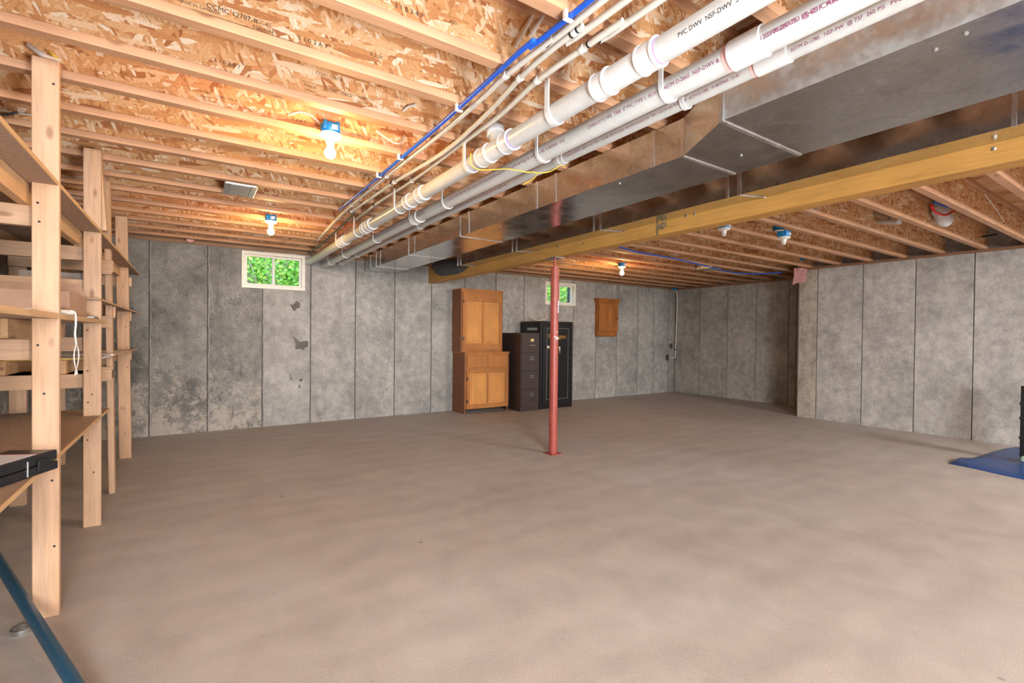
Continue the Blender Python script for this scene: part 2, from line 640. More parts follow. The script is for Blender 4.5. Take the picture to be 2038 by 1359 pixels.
# back wall: a core slab and one proud cast panel per form board
bm = BM()
for r in rects_minus(XL - .25, XR2 + .25, 0, HW, WIN):
    box(bm, r[0], r[1], YB + .009, YB + .25, r[2], r[3])
wall_back = struct('wall_back', bm, 'joint')
JB = [XL, -1.03, -.422, .168, .787, 1.392, 2.013, 2.612, 3.225, 3.835, 4.445, 5.055, 5.64, 6.237, 6.837, 7.44, 8.086, 8.593, 9.111, XR2]
for i, (a, b) in enumerate(zip(JB, JB[1:])):
    bm = BM()
    gap = 0.008
    off = random.uniform(-.0015, .0015)
    for r in rects_minus(a + gap, b - gap, 0.0, HW, WIN):
        box(bm, r[0], r[1], YB + off, YB + .0095, r[2], r[3], 0.0015)
    mat = 'conc_dark' if b < 0.8 else 'conc'
    obj('concrete_panel', bm, mat, wall_back)
    if b < 0.8 and i > 0:       # fins of leaked cement along the old form joints
        bm = BM()
        pts = []
        top = 1.83 if b > .5 else HW
        for k in range(26):
            pts.append((b + 0.012 + random.uniform(-.004, .004), YB - .001, top * k / 25))
        tube(bm, pts, [random.uniform(.004, .009) for _ in pts], 6)
        obj('cement_fin', bm, 'conc', wall_back)

panels = [c for c in wall_back.children if c.name.startswith('concrete_panel')]
host = panels[4]
for shape in (((577, 604), (583, 607), (590, 599), (597, 603), (597, 612), (590, 614), (586, 620), (582, 615)),
              ((583, 668), (596, 680), (613, 678), (613, 690), (606, 692), (606, 698), (598, 694), (588, 695), (588, 684)),
              ((595, 756), (600, 752), (603, 757), (597, 760)), ((577, 744), (580, 752), (583, 756), (578, 756)), ((594, 770), (597, 764), (598, 772))):
    bm = BM()
    pts = [at(1, YB - .002, u, v) for u, v in shape]
    extr(bm, [(p.x, p.z) for p in pts], 1, YB - .0028, YB + .001)
    obj('spalled_patch', bm, 'spall', host)
for row in (((868, 597), (872, 592), (876, 598), (880, 592), (885, 597), (888, 593)), ((866, 603), (876, 602), (890, 604)), ((867, 608), (871, 613), (875, 607), (880, 613), (886, 608))):
    bm = BM()
    tube(bm, smooth_path([at(1, YB - .002, u, v) for u, v in row], 4), .0022, 5)
    obj('chalk_scribble', bm, 'chalk', panels[8])

# right-hand wall (near) and the wall of the recess behind it
bm = BM()
box(bm, XR + .009, XR2 + .25, YF, YC - .009, 0, HW)
wall_right = struct('wall_right', bm, 'joint')
JR = [YF, -4.9, -4.29, -3.68, -3.07, -2.46, -1.85, -1.24, -.63, -.02, .59, 1.2, 1.814, 2.403, 3.018, 3.63, YC]
for a, b in zip(JR, JR[1:]):
    bm = BM()
    box(bm, XR + random.uniform(-.0015, .0015), XR + .0095, a + .006, b - .006, 0, HW, .0015)
    obj('concrete_panel', bm, 'conc_rough' if b == YC else 'conc_r', wall_right)
for a, b in ((8.17, 8.78), (8.79, 9.345)):
    bm = BM()
    box(bm, a, b, YC - .0095, YC, 0, HW, .0015)
    obj('concrete_panel', bm, 'conc_r', wall_right)
bm = BM()
box(bm, XR2 + .009, XR2 + .25, YC - .02, YB + .25, 0, HW)
wall_rec = struct('wall_recess', bm, 'joint')
JC = [YC, 4.509, 4.645, 5.274, 5.889, 6.548, YB]
for a, b in zip(JC, JC[1:]):
    bm = BM()
    box(bm, XR2 + random.uniform(-.0015, .0015), XR2 + .0095, a + .006, b - .006, 0, HW, .0015)
    obj('concrete_panel', bm, 'conc', wall_rec)
# left wall and the wall behind the camera
bm = BM()
box(bm, XL - .25, XL - .009, YF, YB + .25, 0, HW)
wall_left = struct('wall_left', bm, 'joint')
for k in range(20):
    a = YF + .61 * k
    b = min(a + .61, YB)
    if b - a < .05:
        continue
    bm = BM()
    box(bm, XL - .0095, XL, a + .006, b - .006, 0, HW, .0015)
    obj('concrete_panel', bm, 'conc_dark' if k > 15 else 'conc', wall_left)
bm = BM()
box(bm, XL - .25, XR2 + .25, YF - .25, YF, 0, HW + .34)
struct('wall_front', bm, 'conc')
# sill plates and rim closure on top of the walls
bm = BM()
box(bm, XL - .1, XR2 + .1, YB - .012, YB + .13, HW, ZJ, .003)
struct('trim_1', bm, 'sill')
bm = BM()
box(bm, XR + .02, XR + .16, YF, YC, HW, ZJ, .003)
struct('trim_2', bm, 'silly')
bm = BM()
box(bm, XR2 - .0, XR2 + .14, YC, YB, HW, ZJ, .003)
struct('trim_3', bm, 'silly')
bm = BM()
box(bm, XL - .14, XL, YF, YB, HW, ZJ, .003)
struct('trim_4', bm, 'silly')
bm = BM()
box(bm, XL - .25, XR2 + .25, YB + .0, YB + .03, ZJ, ZJ + .302)
struct('trim_5', bm, 'sill')
bm = BM()
box(bm, XR + .19, XR + .23, YF, YC + .1, ZJ, ZJ + .302)
box(bm, XR + .19, XR2 + .2, YC, YC + .04, ZJ, ZJ + .302)
struct('trim_6', bm, 'rim')
bm = BM()
box(bm, XR2 + .1, XR2 + .14, YC + .04, YB, ZJ, ZJ + .302)
struct('trim_7', bm, 'rim')
bm = BM()
box(bm, XL - .18, XL - .14, YF, YB, ZJ, ZJ + .302)
struct('trim_8', bm, 'rim')

# ------------------------------------------------------------------ windows
for wi, (x0, x1, z0, z1) in enumerate(WIN):
    w = bpy.data.objects.new('window_%d' % (wi + 1), None)
    COL.objects.link(w)
    w['kind'] = 'structure'
    w.location = (x0, YB, z0)
    t = .042
    bm = BM()
    y0, y1 = YB - .012, YB + .11
    for r in ((x0, x1, z0, z0 + t), (x0, x1, z1 - t, z1), (x0, x0 + t, z0 + t, z1 - t), (x1 - t, x1, z0 + t, z1 - t)):
        box(bm, r[0], r[1], y0, y1, r[2], r[3], .003)
    obj('window_frame', bm, 'winwhite', w)
    xm = (x0 + x1) / 2 - .005
    for k, (a, b, yy) in enumerate(((x0 + t, xm + .014, YB + .03), (xm - .014, x1 - t, YB + .062))):
        bm = BM()
        s = .024
        za, zb = z0 + t, z1 - t
        for r in ((a, b, za, za + s), (a, b, zb - s, zb), (a, a + s, za + s, zb - s), (b - s, b, za + s, zb - s)):
            box(bm, r[0], r[1], yy, yy + .028, r[2], r[3], .002)
        sash = obj('window_sash', bm, 'winwhite', w)
        bm = BM()
        box(bm, a + s, b - s, yy + .012, yy + .016, za + s, zb - s)
        obj('pane', bm, 'glass', sash)

# ------------------------------------------------------------------ joists
JY0 = 2.124
FW, FH, WT, JH = .056, .038, .0095, .302
MJ = {}


def joist_meshes(L):
    if L in MJ:
        return MJ[L]
    b1 = box(BM(), 0, L, 0, FW, 0, FH, .0015)
    b2 = box(BM(), 0, L, (FW - WT) / 2, (FW + WT) / 2, FH - .004, JH - FH + .004)
    b3 = box(BM(), 0, L, 0, FW, JH - FH, JH, .0015)
    res = []
    for nm, b, m in (('bottom_flange', b1, 'flange'), ('web', b2, 'osb'), ('top_flange', b3, 'flange')):
        me = bpy.data.meshes.new(nm)
        b.to_mesh(me)
        b.free()
        me.materials.append(M[m])
        res.append(me)
    MJ[L] = res
    return res


JOISTS = {}
for k in range(-6, 13):
    y = JY0 + .4065 * k
    x0 = XL - .13
    x1 = (XR + .185) if y < YC - .05 else (XR2 + .09)
    if YC - .06 < y < YC + .06:
        x1 = XR + .185
    j = thing('floor_joist', 'engineered wood joist with strand-board web spanning the ceiling', 'joist', (x0, y, ZJ), 'engineered joists under the floor above')
    for me in joist_meshes(round(x1 - x0, 3)):
        o = bpy.data.objects.new(me.name, me)
        COL.objects.link(o)
        o.parent = j
    JOISTS[k] = j
    lab = {-1: 'joist stamped 310347 whose web passes behind the lowest hanging grey cables', 0: 'joist with CCMC 12787-R printed large on its strand-board web',
           1: 'joist printed MADE IN CANADA, with a white cable poking out of a web hole', 2: 'joist holding a blue lamp box with a lit bulb and looping grey cable',
           8: 'joist beside the lit bulb that hangs near the wide basement window', 5: 'joist just in front of the sheet metal register boot', 6: 'joist just behind the sheet metal register boot',
           12: 'last joist above the sill of the back wall'}.get(k)
    if lab:
        j['label'] = lab


def jtext(k, u, v, body, size, mat='ink_black', slant=0.0):
    """lettering printed on the web of joist k, starting at a photo pixel"""
    yw = JY0 + .4065 * k + (FW - WT) / 2 - .0006
    p = at(1, yw, u, v)
    zc = min(max(p.z, ZJ + FH + .004), ZJ + JH - FH - size)
    me = text_mesh(body, size, lambda x, y: Vector((p.x + x, yw, zc + y + slant * x)))
    web = [c for c in JOISTS[k].children if c.name.startswith('web')][0]
    o = link_mesh('printed_lettering', me, mat)
    o.parent = web
    o.matrix_parent_inverse = Matrix.Translation(JOISTS[k].location).inverted()


def jrule(k, u, v, length):
    yw = JY0 + .4065 * k + (FW - WT) / 2 - .0005
    p = at(1, yw, u, v)
    bm = BM()
    box(bm, p.x, p.x + length, yw, yw + .0004, p.z, p.z + .0014)
    web = [c for c in JOISTS[k].children if c.name.startswith('web')][0]
    o = obj('printed_rule', bm, 'ink_black')
    o.parent = web
    o.matrix_parent_inverse = Matrix.Translation(JOISTS[k].location).inverted()


jtext(0, 352, 2, 'MADE IN CANADA', .016)
jtext(0, 410, 14, 'CCMC 12787-R', .026)
jtext(0, 508, 44, 'ICC-ES', .019)
jtext(0, 503, 55, 'ESR-1144', .019)
jrule(0, 380, 18, .42)
jtext(0, 592, 78, '3 1 0 3 A 7', .026)
jtext(0, 737, 110, 'E 2 SK', .022)
jtext(-1, 785, 14, '3 1 0 3 4 7', .026)
jtext(-1, 895, 44, 'ASD', .018)
jtext(1, 425, 122, '3 1 0 8 8 7', .024)
jtext(1, 605, 170, 'MADE IN', .014)
jtext(1, 605, 179, 'CANADA', .014)
jtext(1, 628, 147, 'CCMC 12787-R', .02)
jtext(1, 648, 180, 'CCMC 12787-R', .02)
jtext(1, 712, 194, 'ICC-ES', .015)
jtext(1, 710, 203, 'ESR-1144', .015)
jrule(1, 600, 160, .36)
jtext(1, 785, 195, '3 1 0 4 7', .02)
jtext(2, 395, 182, 'MADE IN', .013)
jtext(2, 393, 191, 'CANADA', .014)
jtext(2, 432, 193, 'CCMC 12787-R', .014)
jtext(2, 702, 258, 'MADE IN', .014)
jtext(2, 702, 268, 'CANADA', .014)
jtext(2, 711, 248, 'CCMC', .017)
jtext(2, 735, 268, 'CCMC 127', .017)
jtext(2, 685, 254, 'Sx', .03)
jtext(2, 582, 240, '1 0 A 7', .024)

# ------------------------------------------------------------------ main beam with its steel post
BX0, BX1, BZ0 = 3.165, 3.295, 2.0845
t = thing('main_beam', 'golden laminated wood beam carrying the joists above the red post', 'beam', (BX0, YF, BZ0))
for i in range(3):
    bm = BM()
    w = (BX1 - BX0) / 3
    box(bm, BX0 + w * i + .0004, BX0 + w * (i + 1) - .0004, YF, YB + .06, BZ0, ZJ, .002)
    obj('lamination', bm, 'beam', t)
bm = BM()
p = at(0, BX0, 1308, 466)
for ol_ in ([(p.y - .014, BZ0), (p.y + .010, BZ0), (p.y + .014, BZ0 + .05), (p.y + .012, BZ0 + .105), (p.y - .010, BZ0 + .105)],
            [(p.y - .014, BZ0 + .048), (p.y - .05, BZ0 + .04), (p.y - .10, BZ0 + .062), (p.y - .085, BZ0 + .075), (p.y - .10, BZ0 + .094), (p.y - .05, BZ0 + .10), (p.y - .012, BZ0 + .088)]):
    extr(bm, ol_, 0, BX0 - .0006, BX0)
obj('tar_stain', bm, 'stain', t)
for u, v in ((1978, 296), (1366, 402), (1383, 404), (1236, 459), (1242, 459), (1073, 499), (1110, 491), (1162, 484), (1042, 493)):
    p = at(0, BX0, u, v)
    bm = BM()
    zz = min(max(p.z, BZ0 + .01), BZ0 + .1)
    lathe(bm, [(.009, 0), (.009, .003), (.004, .006)], (BX0, p.y, zz), 'x', 10, -1)
    obj('nail_head', bm, 'steel', t)

t = thing('support_post', 'red painted steel post standing under the wood beam', 'post', (3.215, 4.015, 0))
bm = BM()
lathe(bm, [(.0445, .006), (.0445, 1.985)], (3.215, 4.015, 0), 'z', 28)
obj('tube', bm, 'redpost', t, True)
bm = BM()
box(bm, 3.14, 3.29, 3.94, 4.09, 0, .008, .001)
obj('base_plate', bm, 'redpost', t)
bm = BM()
lathe(bm, [(.03, 1.985), (.03, 1.992), (.013, 1.993), (.013, 2.075)], (3.215, 4.015, 0), 'z', 16)
obj('screw_jack', bm, 'redpost', t, True)
bm = BM()
box(bm, 3.155, 3.275, 3.93, 4.10, 2.076, BZ0, .001)
obj('top_plate', bm, 'steel', t)
bm = BM()
arc_ = [math.radians(a) for a in (-78, -66, -54, -42, -30)]
lo_ = [bm.verts.new((3.215 + .0452 * math.cos(a), 4.015 + .0452 * math.sin(a), 1.50)) for a in arc_]
hi_ = [bm.verts.new((3.215 + .0452 * math.cos(a), 4.015 + .0452 * math.sin(a), 1.63)) for a in arc_]
for k in range(4):
    bm.faces.new((lo_[k], lo_[k + 1], hi_[k + 1], hi_[k]))
obj('paper_tag', bm, 'paper', t)
bm = BM()
for (dx, z, s) in ((-.02, 1.245, .012), (0.0, 1.24, .013), (.015, 1.232, .010), (0.0, 1.222, .010), (.004, 1.30, .005)):
    yy = 4.015 - math.sqrt(.0449 ** 2 - dx * dx) - .0006
    box(bm, 3.215 + dx - s, 3.215 + dx + s, yy, yy + .004, z - .006, z + .006)
obj('paint_fleck', bm, 'white', t)

# ------------------------------------------------------------------ galvanized trunk ducts
DZ0, DZ1 = 2.19, 2.386


def cleat(name, parent, x0, x1, y, z0, z1, left=True, bottom=True, w=.018, mat='galv_b'):
    if left:
        box(b := BM(), x0 - .004, x0, y - w / 2, y + w / 2, z0 - .004, z1, .001)
        obj(name, b, mat, parent)
    if bottom:
        box(b := BM(), x0 - .004, x1, y - w / 2, y + w / 2, z0 - .0045, z0, .001)
        obj(name, b, mat, parent)


def sheet_box(bm, y0, y1, xa0, xa1, xb0, xb1, z0, z1, nx=6, ny=10):
    """duct section as a closed box whose left/right edges run from (xa0,xa1) at y0 to (xb0,xb1) at y1"""
    def P(s, t_, z):
        y = y0 + (y1 - y0) * t_
        l = xa0 + (xb0 - xa0) * t_
        r = xa1 + (xb1 - xa1) * t_
        return (l + (r - l) * s, y, z)
    grid = {}
    for z in (z0, z1):
        for i in range(nx + 1):
            for j in range(ny + 1):
                grid[(i, j, z)] = bm.verts.new(P(i / nx, j / ny, z))
    for i in range(nx):
        for j in range(ny):
            bm.faces.new([grid[k] for k in ((i, j, z0), (i, j + 1, z0), (i + 1, j + 1, z0), (i + 1, j, z0))])
            bm.faces.new([grid[k] for k in ((i, j, z1), (i + 1, j, z1), (i + 1, j + 1, z1), (i, j + 1, z1))])
    for j in range(ny):
        bm.faces.new([grid[k] for k in ((0, j, z0), (0, j, z1), (0, j + 1, z1), (0, j + 1, z0))])
        bm.faces.new([grid[k] for k in ((nx, j, z0), (nx, j + 1, z0), (nx, j + 1, z1), (nx, j, z1))])
    for i in range(nx):
        bm.faces.new([grid[k] for k in ((i, 0, z0), (i + 1, 0, z0), (i + 1, 0, z1), (i, 0, z1))])
        bm.faces.new([grid[k] for k in ((i, ny, z0), (i, ny, z1), (i + 1, ny, z1), (i + 1, ny, z0))])
    bmesh.ops.recalc_face_normals(bm, faces=bm.faces)


t = thing('trunk_duct', 'wide galvanized trunk duct with a tapered step beside the white pipes', 'duct', (2.3, 0, DZ0))
secs = [(YF + .1, .02, 1.905, 2.585, 1.905, 2.585), (.02, 1.24, 1.905, 2.585, 1.905, 2.585), (1.24, 1.594, 1.905, 2.585, 2.115, 2.585),
        (1.594, 4.08, 2.115, 2.585, 2.115, 2.585), (4.08, 5.38, 2.115, 2.585, 2.115, 2.585),
        (5.38, 6.57, 2.115, 2.585, 2.115, 2.585), (6.57, YB - .06, 2.115, 2.585, 2.13, 2.57)]
for i, s in enumerate(secs):
    bm = BM()
    sheet_box(bm, *s, DZ0, DZ1)
    o = obj('duct_section', bm, 'galv', t)
    if True:                       # sides made paler to look better lit, and dullest on the two near lengths
        o.data.materials.append(M['galv_d'] if i < 2 else M['galv_s'])
        for f in o.data.polygons:
            if abs(f.normal.x) > .7:
                f.material_index = 1
    cleat('drive_cleat', t, s[2], s[3], s[0] + .004, DZ0, DZ1, w=.02)
for y, x in ((1.793, 2.115), (2.649, 2.115), (2.867, 2.115), (3.912, 2.115), (5.207, 2.115), (6.40, 2.115), (6.85, 2.12)):
    bm = BM()
    box(bm, x - .003, x, y - .012, y + .012, DZ0 - .001, ZJ, .0005)
    obj('hanger_strap', bm, 'galv_b', t)
for x, y in ((2.0, .55), (1.97, .47), (2.18, 2.1), (2.2, 3.5), (2.35, 1.42)):
    bm = BM()
    lathe(bm, [(.008, 0), (.008, .003), (.003, .006)], (x, y, DZ0), 'z', 10, -1)
    obj('screw_head', bm, 'steel', t)

t = thing('return_duct', 'narrow galvanized duct running against the side of the wood beam', 'duct', (3.07, 0, DZ0))
ys = [YF + .1, -.8, .55, 1.9, 3.19, 4.5, 5.83]
for a, b in zip(ys, ys[1:]):
    bm = BM()
    sheet_box(bm, a, b, 2.985, BX0 - .002, 2.985, BX0 - .002, DZ0, DZ1, 3, 8)
    obj('duct_section', bm, 'galv', t)
    cleat('drive_cleat', t, 2.985, BX0 - .003, b - .004, DZ0, DZ1, bottom=False)
    bm = BM()
    box(bm, 2.982, 2.985, b - .10, b - .075, DZ0, DZ1, .0005)
    obj('hanger_strap', bm, 'galv_b', t)
    bm = BM()
    tube(bm, [(2.985, b - .09, DZ0 - .002), (BX0 - .01, b - .16, DZ0 - .003), (BX0 - .004, b - .165, DZ0 - .006)], .0035, 6)
    obj('strap_wire', bm, 'steel', t)
bm = BM()
box(bm, 2.984, BX0 - .003, 5.83, 5.85, DZ0 - .004, DZ1, .002)
obj('end_cap', bm, 'blackp', t)

# curled sheet of felt tacked to the beam past the end of that duct
bm = BM()
ol = smooth_path([Vector((0, y, z)) for y, z in ((7.06, 2.335), (6.95, 2.378), (6.76, 2.385), (6.35, 2.365), (5.99, 2.335), (5.89, 2.27), (5.86, 2.20), (5.95, 2.15), (6.2, 2.13), (6.69, 2.155), (6.92, 2.24), (7.06, 2.335))], 3)[:-1]
cen = Vector((0, 6.36, 2.26))
loops = []
for th in (0, .007):
    ls = []
    for q in (1.0, .75, .5, .25):
        ls.append([bm.verts.new((BX0 - .012 - .055 * (1 - q * q) - th, cen.y + (p.y - cen.y) * q, cen.z + (p.z - cen.z) * q)) for p in ol])
    for A, B in zip(ls, ls[1:]):
        for k in range(len(ol)):
            bm.faces.new((A[k], A[(k + 1) % len(ol)], B[(k + 1) % len(ol)], B[k]))
    bm.faces.new(ls[-1])
    loops.append(ls[0])
for k in range(len(ol)):
    bm.faces.new((loops[0][k], loops[0][(k + 1) % len(ol)], loops[1][(k + 1) % len(ol)], loops[1][k]))
bmesh.ops.recalc_face_normals(bm, faces=bm.faces)
tag(obj('felt_flap', bm, 'felt', smooth=True), 'curled dark grey felt sheet hanging against the beam end', 'felt sheet')

# ------------------------------------------------------------------ drain pipes, their couplings, lettering and hooks
PIPES = {'big': (1.358, 2.25, .0445), 'mid': (1.553, 2.222, .0445), 'low': (1.757, 2.262, .0285)}


def coupling(parent, p, ya, yb, extra=.007, rim=True, mat='pvc_w'):
    x, z, r = p
    bm = BM()
    pr = [(r - .002, ya), (r + extra, ya), (r + extra, yb), (r - .002, yb)]
    lathe(bm, pr, (x, 0, z), 'y', 28)
    c = obj('coupling', bm, mat, parent, True)
    if rim:
        for y in (ya, yb):
            bm = BM()
            s = .004
            lathe(bm, [(r, y - s), (r + extra + .003, y - s), (r + extra + .003, y + s), (r, y + s)], (x, 0, z), 'y', 28)
            obj('coupling_rim', bm, mat, c, True)
    return c


def pipe_text(parent, p, y_start, body, size, ang, mat, length=None):
    """lettering that runs along the pipe towards the camera, wrapped round the wall at angle ang"""
    x, z, r = p
    R = r + .0007

    def fn(tx, ty):
        a = ang - (ty - size * .35) / R
        return Vector((x + R * math.cos(a), y_start - tx, z + R * math.sin(a)))
    me = text_mesh(body, size, fn)
    link_mesh('printed_lettering', me, mat, parent)


def j_hook(p, y, drop=None, mat='pvc_w', label='white plastic hook hanger under the drain pipes', group='pipe hook hangers', w=.02, name='pipe_hanger', side=-1):
    x, z, r = p
    th = .006
    zt = ZJ
    outer, inner = [], []
    inner.append((x + side * (r + .001), zt))
    outer.append((x + side * (r + .001 + th), zt))
    for k in range(19):
        a = math.pi + (math.pi * 1.05) * k / 18 if side < 0 else -(math.pi * 1.05) * k / 18
        inner.append((x + (r + .001) * math.cos(a), z + (r + .001) * math.sin(a)))
        outer.append((x + (r + .001 + th) * math.cos(a), z + (r + .001 + th) * math.sin(a)))
    bm = BM()
    va = [[bm.verts.new((q[0], y + s * w / 2, q[1])) for q in L] for s in (-1, 1) for L in (inner, outer)]
    i0, o0, i1, o1 = va
    for k in range(len(inner) - 1):
        bm.faces.new((i0[k], i0[k + 1], o0[k + 1], o0[k]))
        bm.faces.new((i1[k], o1[k], o1[k + 1], i1[k + 1]))
        bm.faces.new((o0[k], o0[k + 1], o1[k + 1], o1[k]))
        bm.faces.new((i0[k], i1[k], i1[k + 1], i0[k + 1]))
    for k in (0, -1):
        bm.faces.new((i0[k], o0[k], o1[k], i1[k]))
    bmesh.ops.recalc_face_normals(bm, faces=bm.faces)
    o = obj(name, bm, mat, smooth=True)
    return tag(o, label, 'hanger', group)


YN = -2.6
YW = YB - .03
STR = 'CHARLOTTE PIPE  7300  %s" PVC TYPE 1  SCH 40  ASTM D-2665  NSF-DWV & NSF-PW  PVC 1120 PR 260 PSI @ 73F  ASTM D-1785  10 08/29/05  15:42'
t = thing('drain_pipe', 'thickest white drain pipe with hubs and a wye fitting nearest the small pipes', 'pipe', (1.358, 0, 2.25))
P_ = PIPES['big']
bm = BM()
lathe(bm, [(P_[2], YN), (P_[2], YW)], (P_[0], 0, P_[1]), 'y', 32)
obj('pipe_run', bm, 'pvc', t, True)
for a, b in ((1.365, 1.43), (1.13, 1.20), (2.05, 2.12), (2.27, 2.36), (3.16, 3.24), (3.40, 3.47), (4.32, 4.40), (4.50, 4.57), (5.22, 5.30), (5.34, 5.42)):
    coupling(t, P_, a, b)
for a, b in ((1.2, 1.365), (2.12, 2.27), (3.24, 3.40), (4.40, 4.50)):
    coupling(t, P_, a, b, .003, False)
bm = BM()
lathe(bm, [(P_[2] + .001, 1.118), (P_[2] + .0012, 1.131)], (P_[0], 0, P_[1]), 'y', 32)
obj('primer_ring', bm, 'purple', t, True)
bm = BM()
lathe(bm, [(P_[2] + .001, 2.036), (P_[2] + .0012, 2.051)], (P_[0], 0, P_[1]), 'y', 32)
obj('primer_ring', bm, 'purple', t, True)
# wye branch rising to the left between the joists
bm = BM()
tube(bm, smooth_path([(1.358, 2.14, 2.25), (1.37, 2.22, 2.32), (1.385, 2.27, 2.41), (1.388, 2.28, 2.50)]), .043, 20)
br = obj('wye_branch', bm, 'pvc_w', t, True)
bm = BM()
tube(bm, [(1.372, 2.235, 2.338), (1.379, 2.262, 2.388)], .050, 22)
obj('branch_rim', bm, 'pvc_w', br, True)
pipe_text(t, P_, 1.02, 'PVC DWV  NSF-DWV  SCHEDULE 40 CELLULAR CORE   NOT FOR PRESSURE   FIELD TESTED  ASTM F-891', .02, math.radians(200), 'ink_black')
for u, v in ((1105, 240), (938, 338), (796, 417), (714, 463), (677, 484)):
    j_hook(P_, at(0, P_[0], u, v).y, label='wide white hook hanger round the thickest drain pipe', group='hooks on the thickest pipe', w=.028)

t = thing('vent_pipe', 'white plastic pipe with magenta lettering running between two other pipes', 'pipe', (1.553, 0, 2.222))
P_ = PIPES['mid']
bm = BM()
lathe(bm, [(P_[2], YN), (P_[2], YW)], (P_[0], 0, P_[1]), 'y', 32)
obj('pipe_run', bm, 'pvc', t, True)
coupling(t, P_, .86, .97, .007, False)
coupling(t, P_, 3.70, 3.78, .006, True)
bm = BM()
lathe(bm, [(P_[2] + .0008, .972), (P_[2] + .001, .99)], (P_[0], 0, P_[1]), 'y', 32)
obj('primer_ring', bm, 'pinkprimer', t, True)
for y in (1.66, 3.1, 4.8):
    pipe_text(t, P_, y, STR % '3', .02, math.radians(196), 'ink_red')
pipe_text(t, P_, .84, '10 08/29/05  15:42  CHARLOTTE PIPE  7300  3" PVC', .02, math.radians(196), 'ink_red')
for u, v in ((1331, 187), (1082, 305), (891, 408), (825, 432), (751, 471), (689, 503), (660, 515)):
    j_hook(P_, at(0, P_[0], u, v).y, label='white hook hanger round the middle pipe with magenta lettering', group='hooks on the middle pipe')

t = thing('supply_pipe', 'slimmest of three white lettered pipes running close to the metal duct', 'pipe', (1.757, 0, 2.262))
P_ = PIPES['low']
bm = BM()
lathe(bm, [(P_[2], YN), (P_[2], YW - .05)], (P_[0], 0, P_[1]), 'y', 28)
obj('pipe_run', bm, 'pvc', t, True)
coupling(t, P_, .885, 1.0, .006, False)
coupling(t, P_, 2.11, 2.18, .004, False)
bm = BM()
lathe(bm, [(P_[2] + .0008, 1.002), (P_[2] + .001, 1.016)], (P_[0], 0, P_[1]), 'y', 28)
obj('primer_ring', bm, 'pinkprimer', t, True)
for y in (2.08, 3.7, 5.3):
    pipe_text(t, P_, y, STR % '2', .016, math.radians(200), 'ink_red')
pipe_text(t, P_, .87, 'ASTM D-1785   NSF-PW  @ 73F  260 PSI   PVC 1120   ASTM D-2665', .016, math.radians(200), 'ink_red')
for u, v in ((1365, 215), (1116, 330), (836, 447), (712, 506), (681, 520)):
    j_hook(P_, at(0, P_[0], u, v).y, label='white hook hanger round the slim pipe beside the duct', group='hooks on the slim pipe', side=1)
# yellow tie wire looped round the pipes
bm = BM()
pth = [(1.300, 2.385, 2.27), (1.298, 2.382, 2.21), (1.36, 2.375, 2.188), (1.47, 2.27, 2.185), (1.56, 2.22, 2.172), (1.60, 2.18, 2.165), (1.62, 2.22, 2.15), (1.60, 2.30, 2.13)]
tube(bm, smooth_path(pth), .003, 6)
tag(obj('tie_wire', bm, 'yellow', smooth=True), 'loose yellow wire tied round the thick drain pipe', 'wire')
bm = BM()
tube(bm, smooth_path([(1.60, 2.19, 2.166), (1.68, 2.16, 2.18), (1.73, 2.12, 2.215), (1.75, 2.10, 2.20)]), .003, 6)
tag(obj('tie_wire', bm, 'yellow', smooth=True), 'short yellow wire end hooked over the slim lettered pipe', 'wire')

# ------------------------------------------------------------------ small supply lines clipped to the joists
ZS = 2.374


def run(name, px, r, mat, label, cat='pipe', near=None, far=None, z=ZS, sub=5):
    pts = [at(2, z, u, v) for u, v in px]
    if near:
        pts = [Vector(near)] + pts
    if far:
        pts = pts + [Vector(far)]
    t_ = thing(name, label, cat, (pts[0].x, pts[0].y, z))
    bm = BM()
    tube(bm, smooth_path(pts, sub), r, 14)
    obj('pipe_run', bm, mat, t_, True)
    return t_, pts


def band(parent, name, p, d, r, w, mat):
    d = Vector(d).normalized()
    bm = BM()
    tube(bm, [Vector(p) - d * w / 2, Vector(p) + d * w / 2], r, 16)
    return obj(name, bm, mat, parent, True)


blue, bp_ = run('blue_water_line', [(1175, 0), (1060, 82), (1000, 135), (940, 190), (860, 262), (780, 330), (690, 405)], .0105, 'bluepex',
                'bright blue plastic water line along the ceiling', near=(1.12, -2.0, ZS), far=(1.13, 4.6, 2.40))
la, pa = run('supply_line', [(1190, 8), (1100, 78), (1007, 150), (960, 195), (875, 268), (770, 350), (700, 408), (665, 442), (632, 478)], .0128, 'cpvc',
             'slim cream pipe running right beside the blue water line', near=(1.15, -2.0, ZS))
lb, pb = run('supply_line', [(1240, 5), (1160, 52), (1090, 105), (1035, 155), (960, 235), (880, 305), (785, 362), (740, 393), (700, 420)], .0128, 'cpvc',
             'slim cream pipe in the middle of three small supply lines', near=(1.22, -2.0, ZS))
lc, pc = run('supply_line', [(1310, 3), (1240, 42), (1160, 97), (1070, 160), (1000, 225), (930, 278), (820, 360), (750, 405), (705, 440)], .0128, 'cpvc',
             'slim cream pipe next to the thick drain pipe', near=(1.32, -2.0, ZS))
for par, px in ((la, ((1007, 150), (770, 350), (700, 408))), (lb, ((1035, 155), (785, 362), (700, 420), (1145, 62))), (lc, ((1070, 160), (820, 360), (1160, 97)))):
    for u, v in px:
        p = at(2, ZS, u, v)
        band(par, 'fitting_ring', p, (0, 1, 0), .0165, .02, 'pvc_w')
for par, px in ((lb, ((1150, 58), (1138, 68), (780, 364))), (lc, ((1172, 88), (1158, 99), (745, 407)))):
    for u, v in px:
        p = at(2, ZS, u, v)
        band(par, 'crimp_band', p, (0, 1, 0), .0142, .007, 'blackp')
run('heating_line', [(704, 424), (682, 447), (648, 478), (614, 505)], .009, 'blackp', 'dark flexible line dropping to the wall by the window', far=None, z=2.352)
